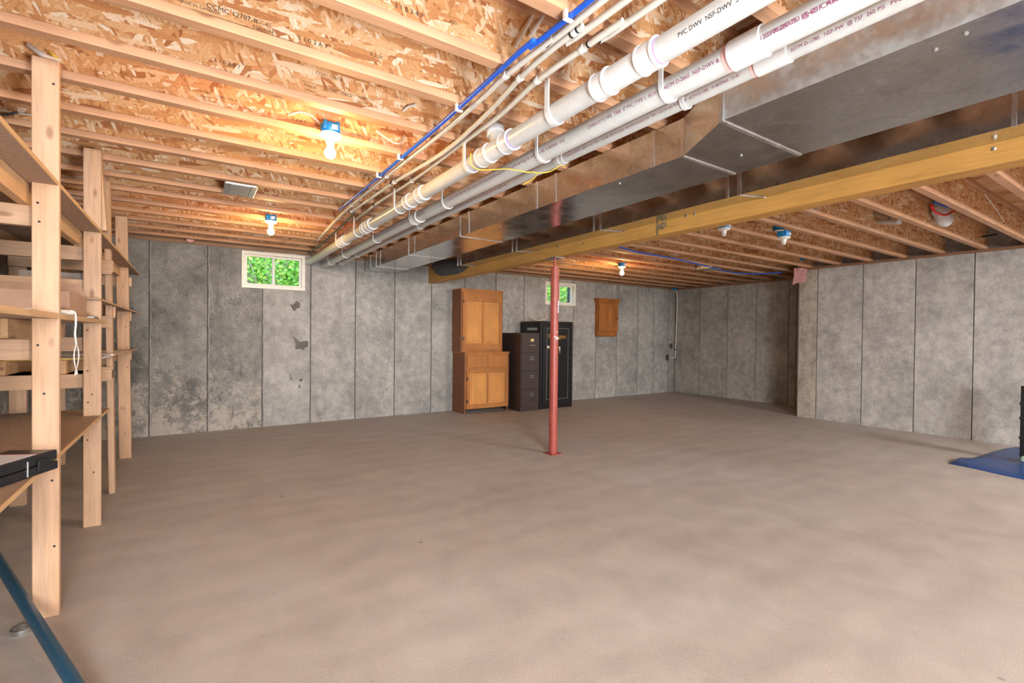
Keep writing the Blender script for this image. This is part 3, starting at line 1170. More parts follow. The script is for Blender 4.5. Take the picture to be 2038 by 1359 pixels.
run('copper_line', [(709, 443), (695, 450), (657, 484), (630, 504)], .009, 'copper', 'red copper line bending down to the wall by the window', z=2.34)
# clips over the small lines
for u, v, lab in ((1112, 22, 'blue'), (905, 212, 'blue'), (800, 313, 'blue'), (752, 348, 'blue')):
    p = at(2, ZS, u, v)
    bm = BM()
    xx = 1.10
    yy = p.y
    box(bm, xx - .024, xx - .010, yy - .008, yy + .008, 2.36, ZJ, .002)
    box(bm, xx - .024, xx + .014, yy - .008, yy + .008, 2.355, 2.3625, .002)
    tag(obj('pipe_clip', bm, 'white'), 'small white clip holding the blue water line', 'clip', 'clips on the blue line')

# ------------------------------------------------------------------ bare-bulb fixtures
def lampholder(loc, label, group, lit=True, drum=True):
    x, y, z = loc     # z = level where the round box meets the lampholder rim
    t_ = thing('ceiling_lampholder', label, 'lamp', (x, y, z - .12), group)
    bm = BM()
    lathe(bm, [(.048, 0), (.052, .006), (.052, .05), (.046, .056)], (x, y, z), 'z', 24)
    for a in (0.6, 2.2, 3.9, 5.4):
        box(bm, x + .05 * math.cos(a) - .009, x + .05 * math.cos(a) + .009, y + .05 * math.sin(a) - .009, y + .05 * math.sin(a) + .009, z + .012, z + .062, .002)
    b = obj('junction_box', bm, 'blue_box', t_, True)
    bm = BM()
    box(bm, x - .004, x + .028, y - .0545, y - .053, z + .012, z + .04)
    obj('box_label', bm, 'paper', b)
    bm = BM()
    lathe(bm, [(.058, 0), (.058, -.008), (.050, -.016), (.028, -.022), (.024, -.03), (.0225, -.052), (.018, -.054)], (x, y, z), 'z', 28)
    obj('lampholder', bm, 'white', t_, True)
    if lit:
        bm = BM()
        pr = [(.013, -.05), (.0135, -.062), (.017, -.072), (.025, -.085), (.030, -.098), (.0305, -.108), (.027, -.122), (.018, -.132), (.006, -.1365), (.001, -.137)]
        lathe(bm, pr, (x, y, z), 'z', 24)
        obj('bulb', bm, 'bulb', t_, True)
    else:
        for s in (-1, 1):
            bm = BM()
            box(bm, x + s * .010 - .005, x + s * .010 + .005, y - .012, y + .012, z - .075, z - .052, .002)
            obj('socket_prong', bm, 'white', t_)
    return t_


lampholder((.653, 2.862, 2.384), 'bare lit bulb in white holder under a blue box, with grey cable looping in', None, True)
lampholder((.650, 5.30, 2.362), 'bare lit bulb in white holder near the wide basement window', None, True)
lampholder((5.576, 5.30, 2.352), 'bare lit bulb hanging beyond the wood beam', None, True)
lampholder((4.36, 2.80, 2.33), 'empty white lampholder on a blue box, just past the beam', None, False)
lampholder((4.906, 2.50, 2.262), 'lower of two empty lampholders close together, fully in view', None, False)
lampholder((5.60, 2.90, 2.49), 'empty lampholder tucked behind another empty lampholder', None, False)

# ------------------------------------------------------------------ cables
def cable(pts, r, mat, label, name='cable', cat='cable', group=None, sub=6):
    bm = BM()
    tube(bm, smooth_path(pts, sub), r, 8)
    return tag(obj(name, bm, mat, smooth=True), label, cat, group)


jw = lambda k: JY0 + .4065 * k + .02
cable([at(1, jw(2) - .004, 574, 228), at(1, jw(2) - .05, 600, 223), at(1, jw(2) - .06, 622, 232), at(1, jw(2) - .04, 640, 250)], .006, 'wire', 'grey cable looping from the joist into the blue lamp box')
cable([at(1, jw(2) - .002, 749, 260), at(1, jw(2) - .03, 765, 272), at(1, jw(2) - .04, 785, 284), at(1, jw(2) - .035, 797, 284), at(1, jw(2) - .02, 804, 270)], .006, 'wire', 'short white cable end bent up beside the blue line')
cable([at(1, jw(1) - .002, 802, 222), at(1, jw(1) - .03, 812, 213), at(1, jw(1) - .02, 828, 208)], .006, 'wire', 'white cable poking out of a joist hole')
cable([at(1, jw(-1) - .01, 1062, 26), at(1, jw(-1) - .03, 1045, 60), at(1, jw(-1) - .03, 1026, 94)], .006, 'wire', 'thin grey cable dropping behind the blue line', group=None)
cable([at(1, jw(-1) - .01, 1083, 28), at(1, jw(-1) - .03, 1070, 50), at(1, jw(-1) - .03, 1056, 72)], .008, 'wire', 'thicker grey cable beside the thin one behind the blue line')
cable([at(1, jw(2) - .04, 58, 90), at(1, jw(2) - .07, 75, 103), at(1, jw(2) - .07, 92, 113), at(1, jw(2) - .02, 116, 119)], .011, 'wire', 'grey flat cable bundle above the shelf post')
cable([at(1, jw(2) - .05, 96, 102), at(1, jw(2) - .06, 106, 109), at(1, jw(2) - .02, 117, 117)], .005, 'yellow', 'yellow wire end above the shelf post')
cable([at(1, 3.75, -5, 218), at(1, 3.76, 30, 224), at(1, 3.76, 62, 229)], .006, 'wire', 'grey cable crossing under the joists beside the shelf post')
cable([at(1, 3.70, -5, 229), at(1, 3.70, 20, 227), at(1, 3.70, 36, 223)], .007, 'blackp', 'black cable crossing under the joists beside the shelf post')
# blue line sagging across the far right-hand ceiling
cable([Vector((3.6, 4.1, 2.38))] + [at(2, 2.36, u, v) for u, v in ((1228, 490), (1275, 503))] + [Vector((5.6, 4.42, 2.375))] + [at(2, 2.35, u, v) for u, v in ((1400, 528), (1450, 541), (1500, 545))] + [Vector((8.2, 4.2, 2.36))],
      .009, 'bluepex', 'dark blue line sagging under the far joists beyond the beam', 'blue_water_line', 'pipe')
# hanging threads of wire past the beam
for pts, lab in ((((1960, 386), (1970, 400), (1985, 420), (1998, 440)), 'thin white wire hanging beside the last joist above the right wall'),
                 (((1606, 395), (1613, 412), (1622, 420), (1632, 410), (1637, 394)), 'small white wire loop just past the beam'),):
    cable([at(1, 1.29 if pts[0][0] > 1900 else 2.12, u, v) for u, v in pts], .004, 'wire', lab)

# plumbing seen between the joists beyond the beam
t = thing('pipe_elbow', 'white plastic elbow fitting between dark joists beyond the beam', 'pipe fitting', (6.05, 1.66, 2.42))
pc_ = at(1, 1.66, 1873, 435)
bm = BM()
tube(bm, smooth_path([pc_ + Vector((-.0, .0, .20)), pc_ + Vector((0, 0, .05)), pc_ + Vector((.02, -.02, -.02)), pc_ + Vector((.06, -.02, -.0)), pc_ + Vector((.07, 0, .06))]), .062, 20)
obj('elbow_body', bm, 'pvc_w', t, True)
bm = BM()
tube(bm, [pc_ + Vector((-.10, 0, .055)), pc_ + Vector((-.02, 0, .05))], .05, 18)
obj('elbow_hub', bm, 'pvc_w', t, True)
cable([at(1, 1.56, u, v) for u, v in ((1853, 408), (1862, 422), (1880, 428), (1898, 420))], .012, 'redpex', 'red tubing curving over the white elbow', 'red_tubing', 'tubing')
cable([at(1, 1.575, u, v) for u, v in ((1858, 402), (1876, 409), (1893, 413))], .010, 'bluepex', 'short blue tubing curving over the white elbow', 'blue_tubing', 'tubing')
bm = BM()
a_, b_ = at(1, 2.16, 1746, 441), at(1, 1.90, 1790, 441)
tube(bm, [a_, b_], .028, 16)
tag(obj('pipe_stub', bm, 'pvc_w', smooth=True), 'short white pipe stub through a dark joist', 'pipe')
bm = BM()
a_, b_ = at(1, 2.16, 1737, 427), at(1, 2.0, 1770, 432)
tube(bm, [a_, b_], .024, 16)
tag(obj('pipe_stub', bm, 'steel', smooth=True), 'grey pipe stub above the white stub at the joist', 'pipe')
cable([at(0, 8.1, 1937, 474), at(0, 8.1, 1960, 470), at(0, 8.1, 1985, 466)], .012, 'blackp', 'black cable above the right-hand wall top')
bm = BM()
p = at(1, 3.78, 1595, 516)
box(bm, p.x - .05, p.x + .05, p.y - .03, p.y + .03, p.z - .02, p.z + .04, .006)
tag(obj('outlet_box', bm, 'blue_box'), 'blue electrical box on the joist above the wall corner', 'electrical box')

# sheet-metal register boots between joists
def boot(x0, x1, y0, y1, label):
    t_ = thing('register_boot', label, 'air vent', ((x0 + x1) / 2, (y0 + y1) / 2, 2.37))
    bm = BM()
    hexa(bm, [(x0, y0, 2.385), (x1, y0, 2.385), (x1, y1, 2.385), (x0, y1, 2.385)],
         [(x0 + .0, y0, 2.47), (x1, y0, 2.47), (x1, y1, 2.47), (x0, y1, 2.47)])
    bmesh.ops.recalc_face_normals(bm, faces=bm.faces)
    obj('boot_body', bm, 'galv_b', t_)
    bm = BM()
    w = .03
    box(bm, x0 - .01, x0 + w, y0 - .01, y1 + .01, 2.378, 2.385, .001)
    box(bm, x1 - w, x1 + .01, y0 - .01, y1 + .01, 2.378, 2.385, .001)
    obj('boot_flange', bm, 'steel', t_)
    bm = BM()
    box(bm, x0 + w + .002, x1 - w - .002, y0 + .01, y1 - .01, 2.380, 2.3845, .0005)
    obj('cover_sheet', bm, 'grey_tape', t_)


boot(.215, .415, 4.225, 4.56, 'sheet metal register boot between joists left of the pipes')
boot(6.95, 7.2, 4.66, 4.95, 'flat metal register boot in the far ceiling beyond the beam')

# ------------------------------------------------------------------ wooden shelf unit
sh = thing('shelf_unit', 'tall open shelf unit of pine studs along the left wall', 'shelves', (-.78, 4.0, 0))


def post(x0, x1, y0, y1, z1, dx=0.0, z0=0.0):
    bm = BM()
    hexa(bm, [(x0, y0, z0), (x1, y0, z0), (x1, y1, z0), (x0, y1, z0)], [(x0 + dx, y0, z1), (x1 + dx, y0, z1), (x1 + dx, y1, z1), (x0 + dx, y1, z1)])
    bmesh.ops.bevel(bm, geom=list(bm.edges), offset=.003, segments=1, affect='EDGES')
    bmesh.ops.recalc_face_normals(bm, faces=bm.faces)
    return obj('post', bm, 'stud', sh)


def screws(pts, y):
    for x, z in pts:
        bm = BM()
        lathe(bm, [(.005, 0), (.005, .0015), (.003, .002)], (x, y, z), 'y', 8, -1)
        obj('screw_head', bm, 'blackp', sh)


post(-.570, -.483, 2.85, 2.888, 2.425)
post(-.572, -.485, 4.04, 4.078, 2.415)
post(-.53, -.492, 4.79, 4.879, 2.44, -.036)
post(-.590, -.495, 6.06, 6.10, 2.385, -.034)
post(-.50, -.462, 4.085, 4.17, 2.40, -.03, 1.91)
for y in (2.89, 4.08, 4.79, 6.06):
    post(-1.075, -.986, y, y + .038, 2.38)
for y in (1.45,):
    post(-.572, -.485, y, y + .038, 2.40)
    post(-1.075, -.986, y, y + .038, 2.38)
screws([(-.55, 1.0), (-.55, 1.26), (-.53, .85), (-.548, .80), (-.545, .69), (-.52, .35), (-.55, .56)], 4.04)
screws([(-.55, 1.19), (-.53, .98), (-.498, .31), (-.545, 1.72), (-.50, 2.32), (-.55, 1.80), (-.505, .60)], 2.85)
screws([(-.55, .5), (-.53, .9), (-.54, 1.3), (-.555, 1.5), (-.56, 1.7), (-.53, 1.1), (-.56, 1.98), (-.545, .25)], 6.06)


def shelf(z, y0, y1, th=.018, x0=-1.07, x1=-.487, strip=True, mat='shelfboard'):
    bm = BM()
    box(bm, x0, x1 - .001, y0, y1, z, z + th, .001)
    s_ = obj('shelf_board', bm, mat, sh)
    if strip:
        bm = BM()
        box(bm, x1 - .001, x1 + .003, y0, y1, z - .0005, z + th + .0005, .0005)
        obj('edge_strip', bm, 'shelfedge', s_)
    return s_


def rail_x(z, y, h=.089, x0=-1.07, x1=-.50, th=.038):
    bm = BM()
    box(bm, x0, x1, y, y + th, z, z + h, .003)
    return obj('cross_rail', bm, 'rail', sh)


def stringer(z, x, y0, y1, h=.089):
    bm = BM()
    box(bm, x - .038, x, y0, y1, z, z + h, .003)
    return obj('stringer', bm, 'stringer', sh)


S1, S2, S2B, S3, S4 = 1.885, 1.305, 1.452, 1.066, .695
shelf(S1, 1.3, 4.40, .018)
shelf(S1, 4.402, 6.78, .016)
stringer(S1 - .09, -.585, 1.3, 4.03)
stringer(S1 - .09, -.99, 1.3, 6.6)
stringer(S1 - .09, -.585, 4.09, 6.05)
for y in (2.89, 4.08, 4.752, 6.10, 1.49):
    rail_x(S1 - .18, y)
shelf(S2, 1.3, 4.30, .024)
stringer(S2 - .09, -.66, 1.3, 2.84)
stringer(S2 - .09, -.66, 2.93, 4.03)
for y in (2.89, 4.08, 1.49):
    rail_x(S2 - .18, y)
    rail_x(S2 + .19, y) if y > 4 else None
shelf(S2B, 3.98, 5.0, .012)
shelf(S2B + .002, 5.02, 6.70, .012)
for y in (4.88, 6.10):
    rail_x(S2B - .09, y)
stringer(.981, -.66, 4.085, 4.74, .087)
stringer(.981, -.93, 4.085, 4.74, .087)
shelf(S3 + .006, 4.66, 5.68, .012, mat='paper')
shelf(S3, 5.70, 6.55, .012)
for y in (4.752, 6.10, 4.08):
    rail_x(.876 if y < 5 and y > 4.5 else (S3 - .09 if y > 4.5 else .89), y)
stringer(S3 - .09, -.60, 4.88, 6.0)
shelf(S4, 1.3, 4.40, .018)
for y in (2.89, 4.08, 1.49):
    rail_x(S4 - .09, y)
for y in (4.752,):
    rail_x(S4 + .2, y)
for z, y in ((1.73, 4.752), (.92, 4.752), (1.325, 4.752)):
    bm = BM()
    box(bm, -.60, -.505, y - .02, y, z - .045, z + .045, .003)
    b_ = obj('gusset_block', bm, 'rail', sh)

# white panel with a yellow edge lying on the third level
t = thing('whiteboard_sheet', 'white panel with yellow front edge lying under the main shelf', 'board', (-.8, 3.4, S3 - .03))
bm = BM()
box(bm, -.97, -.50, 4.13, 4.63, 1.0685, 1.080, .001)
obj('panel_sheet', bm, 'paper', t)
bm = BM()
box(bm, -.97, -.50, 4.124, 4.13, 1.0685, 1.077, .001)
obj('panel_edge', bm, 'yellow', t)
# ------------------------------------------------------------------ things on the shelves
def carton(x0, x1, y0, y1, z0, z1, label, mat='cardboard', flaps=True, hand=False):
    t_ = thing('cardboard_box', label, 'box', ((x0 + x1) / 2, (y0 + y1) / 2, z0))
    bm = BM()
    w = .005
    box(bm, x0, x1, y0, y0 + w, z0, z1)
    box(bm, x0, x1, y1 - w, y1, z0, z1)
    box(bm, x0, x0 + w, y0 + w, y1 - w, z0, z1)
    box(bm, x1 - w, x1, y0 + w, y1 - w, z0, z1)
    box(bm, x0, x1, y0, y1, z0, z0 + w)
    obj('box_body', bm, mat, t_)
    if flaps:
        bm = BM()
        hexa(bm, [(x0, y1 - w, z1), (x1, y1 - w, z1), (x1, y1, z1), (x0, y1, z1)],
             [(x0 + .02, y1 + .03, z1 + .075), (x1 - .03, y1 + .03, z1 + .075), (x1 - .03, y1 + .035, z1 + .075), (x0 + .02, y1 + .035, z1 + .075)])
        bmesh.ops.recalc_face_normals(bm, faces=bm.faces)
        obj('box_flap', bm, mat, t_)
    if hand:
        bm = BM()
        cx, cz = (x0 + x1) / 2, z1 - .04
        tube(bm, smooth_path([(cx - .03, y0 - .001, cz + .02), (cx - .03, y0 - .001, cz - .01), (cx, y0 - .001, cz - .03), (cx + .03, y0 - .001, cz - .01), (cx + .03, y0 - .001, cz + .02)]), .002, 6)
        obj('handle_cut', bm, 'near_black', t_)
    return t_


ZT = S2 + .025
carton(-.97, -.515, 3.27, 3.74, ZT, ZT + .122, 'open brown cardboard box on the middle shelf behind the front post')
carton(-.88, -.585, 4.125, 4.60, S2B + .014, S2B + .173, 'closed grey carton with a cut-out handle behind the open cardboard box', 'cardboard_g', False, True)
bm = BM()
tube(bm, [(-.80, 2.96, ZT + .014), (-.494, 3.20, ZT + .014)], .013, 12)
tag(obj('white_tube', bm, 'white', smooth=True), 'white plastic tube lying along the middle shelf', 'tube')
bm = BM()
box(bm, -.66, -.492, 3.10, 3.16, ZT, ZT + .003)
tag(obj('metal_strip', bm, 'steel'), 'thin shiny metal strip beside the white tube on the middle shelf', 'metal strip')
bm = BM()
box(bm, -.56, -.489, 3.80, 3.99, ZT, ZT + .016, .006)
tag(obj('foil_packet', bm, 'steel'), 'small silver packet at the edge of the middle shelf', 'packet')
t = thing('string_loop', 'white string hanging in a loop from the middle shelf edge', 'string', (-.475, 3.15, 1.05))
bm = BM()
xs = -.479
tube(bm, smooth_path([(-.50, 3.16, ZT + .02), (xs, 3.17, ZT + .012), (xs, 3.19, ZT - .04), (xs, 3.17, ZT - .09), (xs, 3.20, ZT - .14)]), .0042, 7)
obj('cord', bm, 'string', t, True)
bm = BM()
tube(bm, smooth_path([(xs, 3.20, ZT - .14), (xs, 3.155, ZT - .18), (xs, 3.15, ZT - .22), (xs, 3.20, ZT - .265), (xs, 3.26, ZT - .22), (xs, 3.25, ZT - .17), (xs, 3.20, ZT - .14)]), .0028, 7)
obj('loop', bm, 'string', t, True)
bm = BM()
for k in range(4):
    tube(bm, [(xs, 3.20, ZT - .262), (xs, 3.16 + .025 * k, ZT - .295)], .0022, 6)
obj('tassel', bm, 'string', t, True)

# organiser case on the bottom shelf
ax, ay = -.432, 2.545
d1 = Vector((-.11, -.225, 0)).normalized()
d2 = Vector((-d1.y * -1, d1.x * -1, 0))
d2 = Vector((d1.y, -d1.x, 0))
if d2.x > 0:
    d2 = -d2
MT = Matrix(((d1.x, d2.x, 0, ax), (d1.y, d2.y, 0, ay), (0, 0, 1, S4 + .019), (0, 0, 0, 1)))
t = thing('organizer_case', 'black plastic case with a white printed lid on the bottom shelf', 'case', (ax - .1, ay - .1, S4 + .019))
bm = BM()
box(bm, 0, .46, 0, .17, 0, .034, .006, MT)
obj('case_base', bm, 'blackp', t)
bm = BM()
box(bm, .002, .458, .002, .168, .036, .076, .006, MT)
lid = obj('case_lid', bm, 'blackp', t)
bm = BM()
box(bm, .09, .44, .012, .15, .0755, .0768, 0, MT)
obj('lid_label', bm, 'paper', lid)
bm = BM()
box(bm, .085, .09, .012, .15, .0755, .0770, 0, MT)
box(bm, .09, .44, .15, .153, .0755, .0770, 0, MT)
obj('lid_stripe', bm, 'redline', lid)
bm = BM()
for k in range(3):
    box(bm, .25 + k * .06, .28 + k * .06, .05, .1 - k * .015, .0766, .0772, 0, MT)
obj('lid_print', bm, 'ink_black', lid)
for s in (.05, .34):
    bm = BM()
    box(bm, s, s + .05, -.006, .001, .016, .056, .003, MT)
    obj('latch', bm, 'blackp', t)
for s in (.14, .26):
    bm = BM()
    box(bm, s, s + .004, -.003, .001, .006, .062, .001, MT)
    obj('case_rib', bm, 'grey_tape', t)

# ------------------------------------------------------------------ blue pole and ring on the floor
bm = BM()
p0, p1 = at(2, .155, 4, 1128), at(2, .062, 138, 1343)
d = (p1 - p0).normalized()
pe0 = p0 - d * ((4.045 - p0.y) / -d.y)
pe1 = p1 + d * ((.0235 - p1.z) / d.z)
t = thing('blue_pole', 'blue metal pole lying on the floor and propped against the back of the shelf', 'pole', (pe1.x, pe1.y, 0))
tube(bm, [pe0, pe1], .0215, 20)
obj('pole_tube', bm, 'bluepole', t, True)
for s_, e_ in ((pe0 - d * .012, pe0), (pe1, pe1 + d * .012)):
    bm = BM()
    tube(bm, [s_, e_], .0222, 20)
    obj('end_plug', bm, 'blackp', t, True)
c = at(2, .0, 44, 1257)
bm = BM()
lathe(bm, [(.030, .002), (.036, .002), (.037, .012), (.0365, .022), (.030, .022)], (c.x, c.y, 0), 'z', 32)
for f in [f for f in bm.faces if len(f.verts) > 4]:
    bm.faces.remove(f)
bmesh.ops.bridge_loops(bm, edges=[e for e in bm.edges if e.is_boundary])
bmesh.ops.recalc_face_normals(bm, faces=bm.faces)
o = obj('metal_ring', bm, 'steel', smooth=True)
tag(o, 'small shiny metal ring on the floor beside the blue pole', 'ring')
for v in o.data.vertices:
    v.co.z = max(0.0, v.co.z - .002)

# ------------------------------------------------------------------ oak hutch
t = thing('oak_hutch', 'two-part golden oak cupboard with paneled doors against the back wall', 'cupboard', (4.0, 6.97, 0))
lx0, lx1, ly0, ly1, lz1 = 3.605, 4.45, 6.765, 7.175, .968
bm = BM()
box(bm, lx0, lx0 + .02, ly0, ly1, 0, lz1, .002)
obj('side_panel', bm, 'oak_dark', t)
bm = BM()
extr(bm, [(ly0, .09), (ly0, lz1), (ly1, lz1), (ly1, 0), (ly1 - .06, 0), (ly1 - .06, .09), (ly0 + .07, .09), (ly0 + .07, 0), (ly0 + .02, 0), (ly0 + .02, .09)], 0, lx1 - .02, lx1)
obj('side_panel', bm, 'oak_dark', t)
bm = BM()
box(bm, lx0 + .02, lx1 - .02, ly0 + .01, ly1, .07, .09)
box(bm, lx0 + .02, lx1 - .02, ly1 - .01, ly1, .09, lz1)
box(bm, lx0 - .006, lx1 + .008, ly0 - .012, ly1, lz1, lz1 + .02, .003)
box(bm, lx0 + .02, lx1 - .02, ly0 + .004, ly0 + .02, .09, lz1)
obj('base_carcass', bm, 'oak', t)
ux0, ux1, uy0, uz1 = 3.59, 4.385, 6.875, 2.012
bm = BM()
box(bm, ux0, ux0 + .02, uy0, ly1, lz1 + .02, uz1, .002)
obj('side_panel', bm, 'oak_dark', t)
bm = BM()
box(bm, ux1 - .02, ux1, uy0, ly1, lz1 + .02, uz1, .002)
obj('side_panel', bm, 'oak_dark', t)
bm = BM()
box(bm, ux0 + .02, ux1 - .02, uy0 + .004, ly1, lz1 + .02, uz1 - .02)
box(bm, ux0 - .004, ux1 + .004, uy0 - .006, ly1, uz1 - .02, uz1, .003)
box(bm, ux0 + .02, ux1 - .02, uy0 - .004, uy0 + .004, lz1 + .02, lz1 + .05, .001)
obj('upper_carcass', bm, 'oak', t)


def paneled_door(parent, x0, x1, z0, z1, y, npan, rail_b, rail_t, stile=.055, arch=True, mid=.03):
    bm = BM()
    th = .022
    box(bm, x0, x0 + stile, y - th, y, z0, z1, .002)
    box(bm, x1 - stile, x1, y - th, y, z0, z1, .002)
    box(bm, x0 + stile, x1 - stile, y - th, y, z0, z0 + rail_b, .002)
    box(bm, x0 + stile, x1 - stile, y - th, y, z1 - rail_t, z1, .002)
    d_ = obj('door', bm, 'oak', parent)
    w = (x1 - x0 - 2 * stile - mid * (npan - 1)) / npan
    for i in range(npan):
        a = x0 + stile + i * (w + mid)
        bm = BM()
        box(bm, a - .01, a + w + .01, y - .010, y - .004, z0 + rail_b - .01, z1 - rail_t + .01)
        box(bm, a + .025, a + w - .025, y - .019, y - .010, z0 + rail_b + .03, z1 - rail_t - .03, .006)
        obj('door_panel', bm, 'oak_panel', d_)
        if i < npan - 1:
            bm = BM()
            box(bm, a + w, a + w + mid, y - th + .002, y, z0 + rail_b, z1 - rail_t, .002)
            obj('door_stile', bm, 'oak', d_)
    return d_


def hinge(parent, x, y, z):
    bm = BM()
    lathe(bm, [(.005, -.03), (.005, .03)], (x, y, z), 'z', 8)
    box(bm, x - .004, x + .018, y - .001, y + .003, z - .025, z + .025)
    obj('hinge', bm, 'blackp', parent)


dd = paneled_door(t, ux0 + .03, ux1 - .022, lz1 + .055, uz1 - .06, uy0 - .0, 2, .10, .15)
for z in (1.20, 1.80):
    hinge(dd, ux0 + .032, uy0 - .026, z)
dd = paneled_door(t, lx0 + .035, lx1 - .03, .075, .70, ly0 - .0, 2, .075, .055)
for z in (.2, .56):
    hinge(dd, lx0 + .037, ly0 - .026, z)
for i in range(2):
    bm = BM()
    a = lx0 + .04 + i * (lx1 - lx0 - .075) / 2
    box(bm, a, a + (lx1 - lx0 - .085) / 2, ly0 - .022, ly0, .735, .93, .005)
    dr = obj('drawer', bm, 'oak', t)

# ------------------------------------------------------------------ filing cabinet
fx0, fx1, fy0, fy1, fz1 = 4.525, 4.905, 6.515, 7.165, 1.305
t = thing('filing_cabinet', 'dark brown four-drawer metal filing cabinet beside the oak cupboard', 'filing cabinet', ((fx0 + fx1) / 2, (fy0 + fy1) / 2, 0))
bm = BM()
box(bm, fx0, fx1, fy0 + .01, fy1, 0.0, fz1, .004)
obj('body', bm, 'brown_metal', t)
hd = (fz1 - .09) / 4
for i in range(4):
    z0 = .06 + i * hd
    bm = BM()
    box(bm, fx0 + .012, fx1 - .012, fy0 - .012, fy0 + .01, z0 + .006, z0 + hd - .006, .004)
    dr = obj('drawer', bm, 'brown_metal', t)
    cx = fx0 + .215
    zc = z0 + hd * .70
    bm = BM()
    for r in ((cx - .033, cx + .033, zc + .018, zc + .024), (cx - .033, cx + .033, zc - .024, zc - .018), (cx - .033, cx - .027, zc - .018, zc + .018), (cx + .027, cx + .033, zc - .018, zc + .018)):
        box(bm, r[0], r[1], fy0 - .016, fy0 - .0115, r[2], r[3])
    obj('label_holder', bm, 'steel', dr)
    if i == 3:
        bm = BM()
        box(bm, cx - .027, cx + .027, fy0 - .0145, fy0 - .0118, zc - .018, zc + .018)
        obj('label_card', bm, 'yellow', dr)
    bm = BM()
    zc -= .085
    box(bm, cx - .06, cx + .06, fy0 - .026, fy0 - .0115, zc - .006, zc + .004, .002)
    obj('handle', bm, 'steel' if i == 3 else 'brown_metal', dr)

# ------------------------------------------------------------------ gun safe
sx0, sx1, sy0, sy1, sz1 = 4.955, 5.675, 6.56, 7.165, 1.512
t = thing('gun_safe', 'tall black steel safe with gold lettering behind the red post', 'safe', ((sx0 + sx1) / 2, (sy0 + sy1) / 2, 0))
bm = BM()
box(bm, sx0, sx1, sy0, sy1, 0, sz1, .006)
obj('body', bm, 'black_enamel', t)
bm = BM()
box(bm, sx0 + .05, sx1 - .05, sy0 - .022, sy0, .07, sz1 - .06, .006)
dr = obj('door', bm, 'black_enamel', t)
bm = BM()
yy = sy0 - .0228
for r in ((sx0 + .12, sx1 - .12, sz1 - .125, sz1 - .121), (sx0 + .12, sx1 - .12, .16, .164), (sx0 + .12, sx0 + .124, .16, sz1 - .12), (sx1 - .124, sx1 - .12, .16, sz1 - .12)):
    box(bm, r[0], r[1], yy, yy + .001, r[2], r[3])
obj('pinstripe', bm, 'grey_tape', dr)
a_ = at(1, yy, 1091, 672)
me = text_mesh('Remington', .105, lambda x, y: Vector((a_.x + x * .86, yy - .0006, a_.z - .01 + y + x * .0)), 1.0, .001)
link_mesh('door_lettering', me, 'gold', dr)
c = at(1, sy0 - .025, 1092, 691)
bm = BM()
lathe(bm, [(.032, 0), (.036, .004), (.034, .016), (.02, .02), (.018, .032), (.006, .034)], (c.x, sy0 - .02, c.z), 'y', 22, -1)
obj('combination_dial', bm, 'brass', dr, True)
c = at(1, sy0 - .025, 1112, 691)
bm = BM()
lathe(bm, [(.024, 0), (.024, .01), (.014, .014), (.012, .04), (.006, .044)], (c.x, sy0 - .02, c.z), 'y', 18, -1)
box(bm, c.x - .011, c.x + .011, sy0 - .062, sy0 - .05, c.z - .11, c.z + .015, .004)
obj('lever_handle', bm, 'brass', dr, True)
bm = BM()
box(bm, sx0 - .004, sx0, 6.66, 6.95, 1.355, 1.40, .001)
obj('side_sticker', bm, 'grey_tape', t)

# antlers lying on the safe
def antlers(name, base, s, label):
    t_ = thing(name, label, 'antlers', base)
    bx, by, bz = base
    bm = BM()
    lathe(bm, [(.02 * s, 0), (.03 * s, .004), (.03 * s, .02), (.015 * s, .03)], (bx, by, bz), 'z', 12)
    obj('skull_plate', bm, 'antler', t_, True)
    for sd in (-1, 1):
        bm = BM()
        main = [(bx + sd * .02 * s, by, bz + .02), (bx + sd * .10 * s, by - .02, bz + .035), (bx + sd * .19 * s, by - .03, bz + .08 * s), (bx + sd * .23 * s, by - .02, bz + .17 * s), (bx + sd * .24 * s, by, bz + .23 * s)]
        sp = smooth_path(main, 5)
        tube(bm, sp, [max(.003, .013 * s * (1 - i / len(sp) * .8)) for i in range(len(sp))], 8)
        ant = obj('antler', bm, 'antler', t_, True)
        for (fx, h) in ((.09, .12), (.17, .14)):
            bm = BM()
            tn = smooth_path([(bx + sd * fx * s, by - .02, bz + .035 + fx * .15), (bx + sd * (fx - .01) * s, by - .02, bz + .07 + h * .3 * s), (bx + sd * (fx + .02) * s, by, bz + .04 + h * s)], 4)
            tube(bm, tn, [max(.002, .008 * s * (1 - i / len(tn))) for i in range(len(tn))], 7)
            obj('tine', bm, 'antler', ant, True)


antlers('antlers', (5.12, 6.86, sz1), .95, 'wide pale antlers on the black safe, above the filing cabinet')
antlers('antlers', (5.44, 6.75, sz1), .55, 'small antlers on the black safe beside the red post')

# ------------------------------------------------------------------ small wall cabinet
wx0, wx1, wy0, wz0, wz1 = 6.79, 7.36, 7.085, 1.262, 2.03
t = thing('wall_cabinet', 'small dark oak cabinet with a crown moulding hung on the back wall', 'cabinet', ((wx0 + wx1) / 2, 7.14, wz0))
bm = BM()
box(bm, wx0 + .02, wx1 - .02, wy0, YB - .001, wz0 + .1, wz1 - .06, .002)
obj('body', bm, 'wallcab', t)
bm = BM()
hexa(bm, [(wx0 + .02, wy0, wz1 - .10), (wx1 - .02, wy0, wz1 - .10), (wx1 - .02, YB - .001, wz1 - .10), (wx0 + .02, YB - .001, wz1 - .10)],
     [(wx0 - .02, wy0 - .045, wz1 - .015), (wx1 + .02, wy0 - .045, wz1 - .015), (wx1 + .02, YB - .001, wz1 - .015), (wx0 - .02, YB - .001, wz1 - .015)])
box(bm, wx0 - .03, wx1 + .03, wy0 - .055, YB - .001, wz1 - .015, wz1, .002)
bmesh.ops.recalc_face_normals(bm, faces=bm.faces)
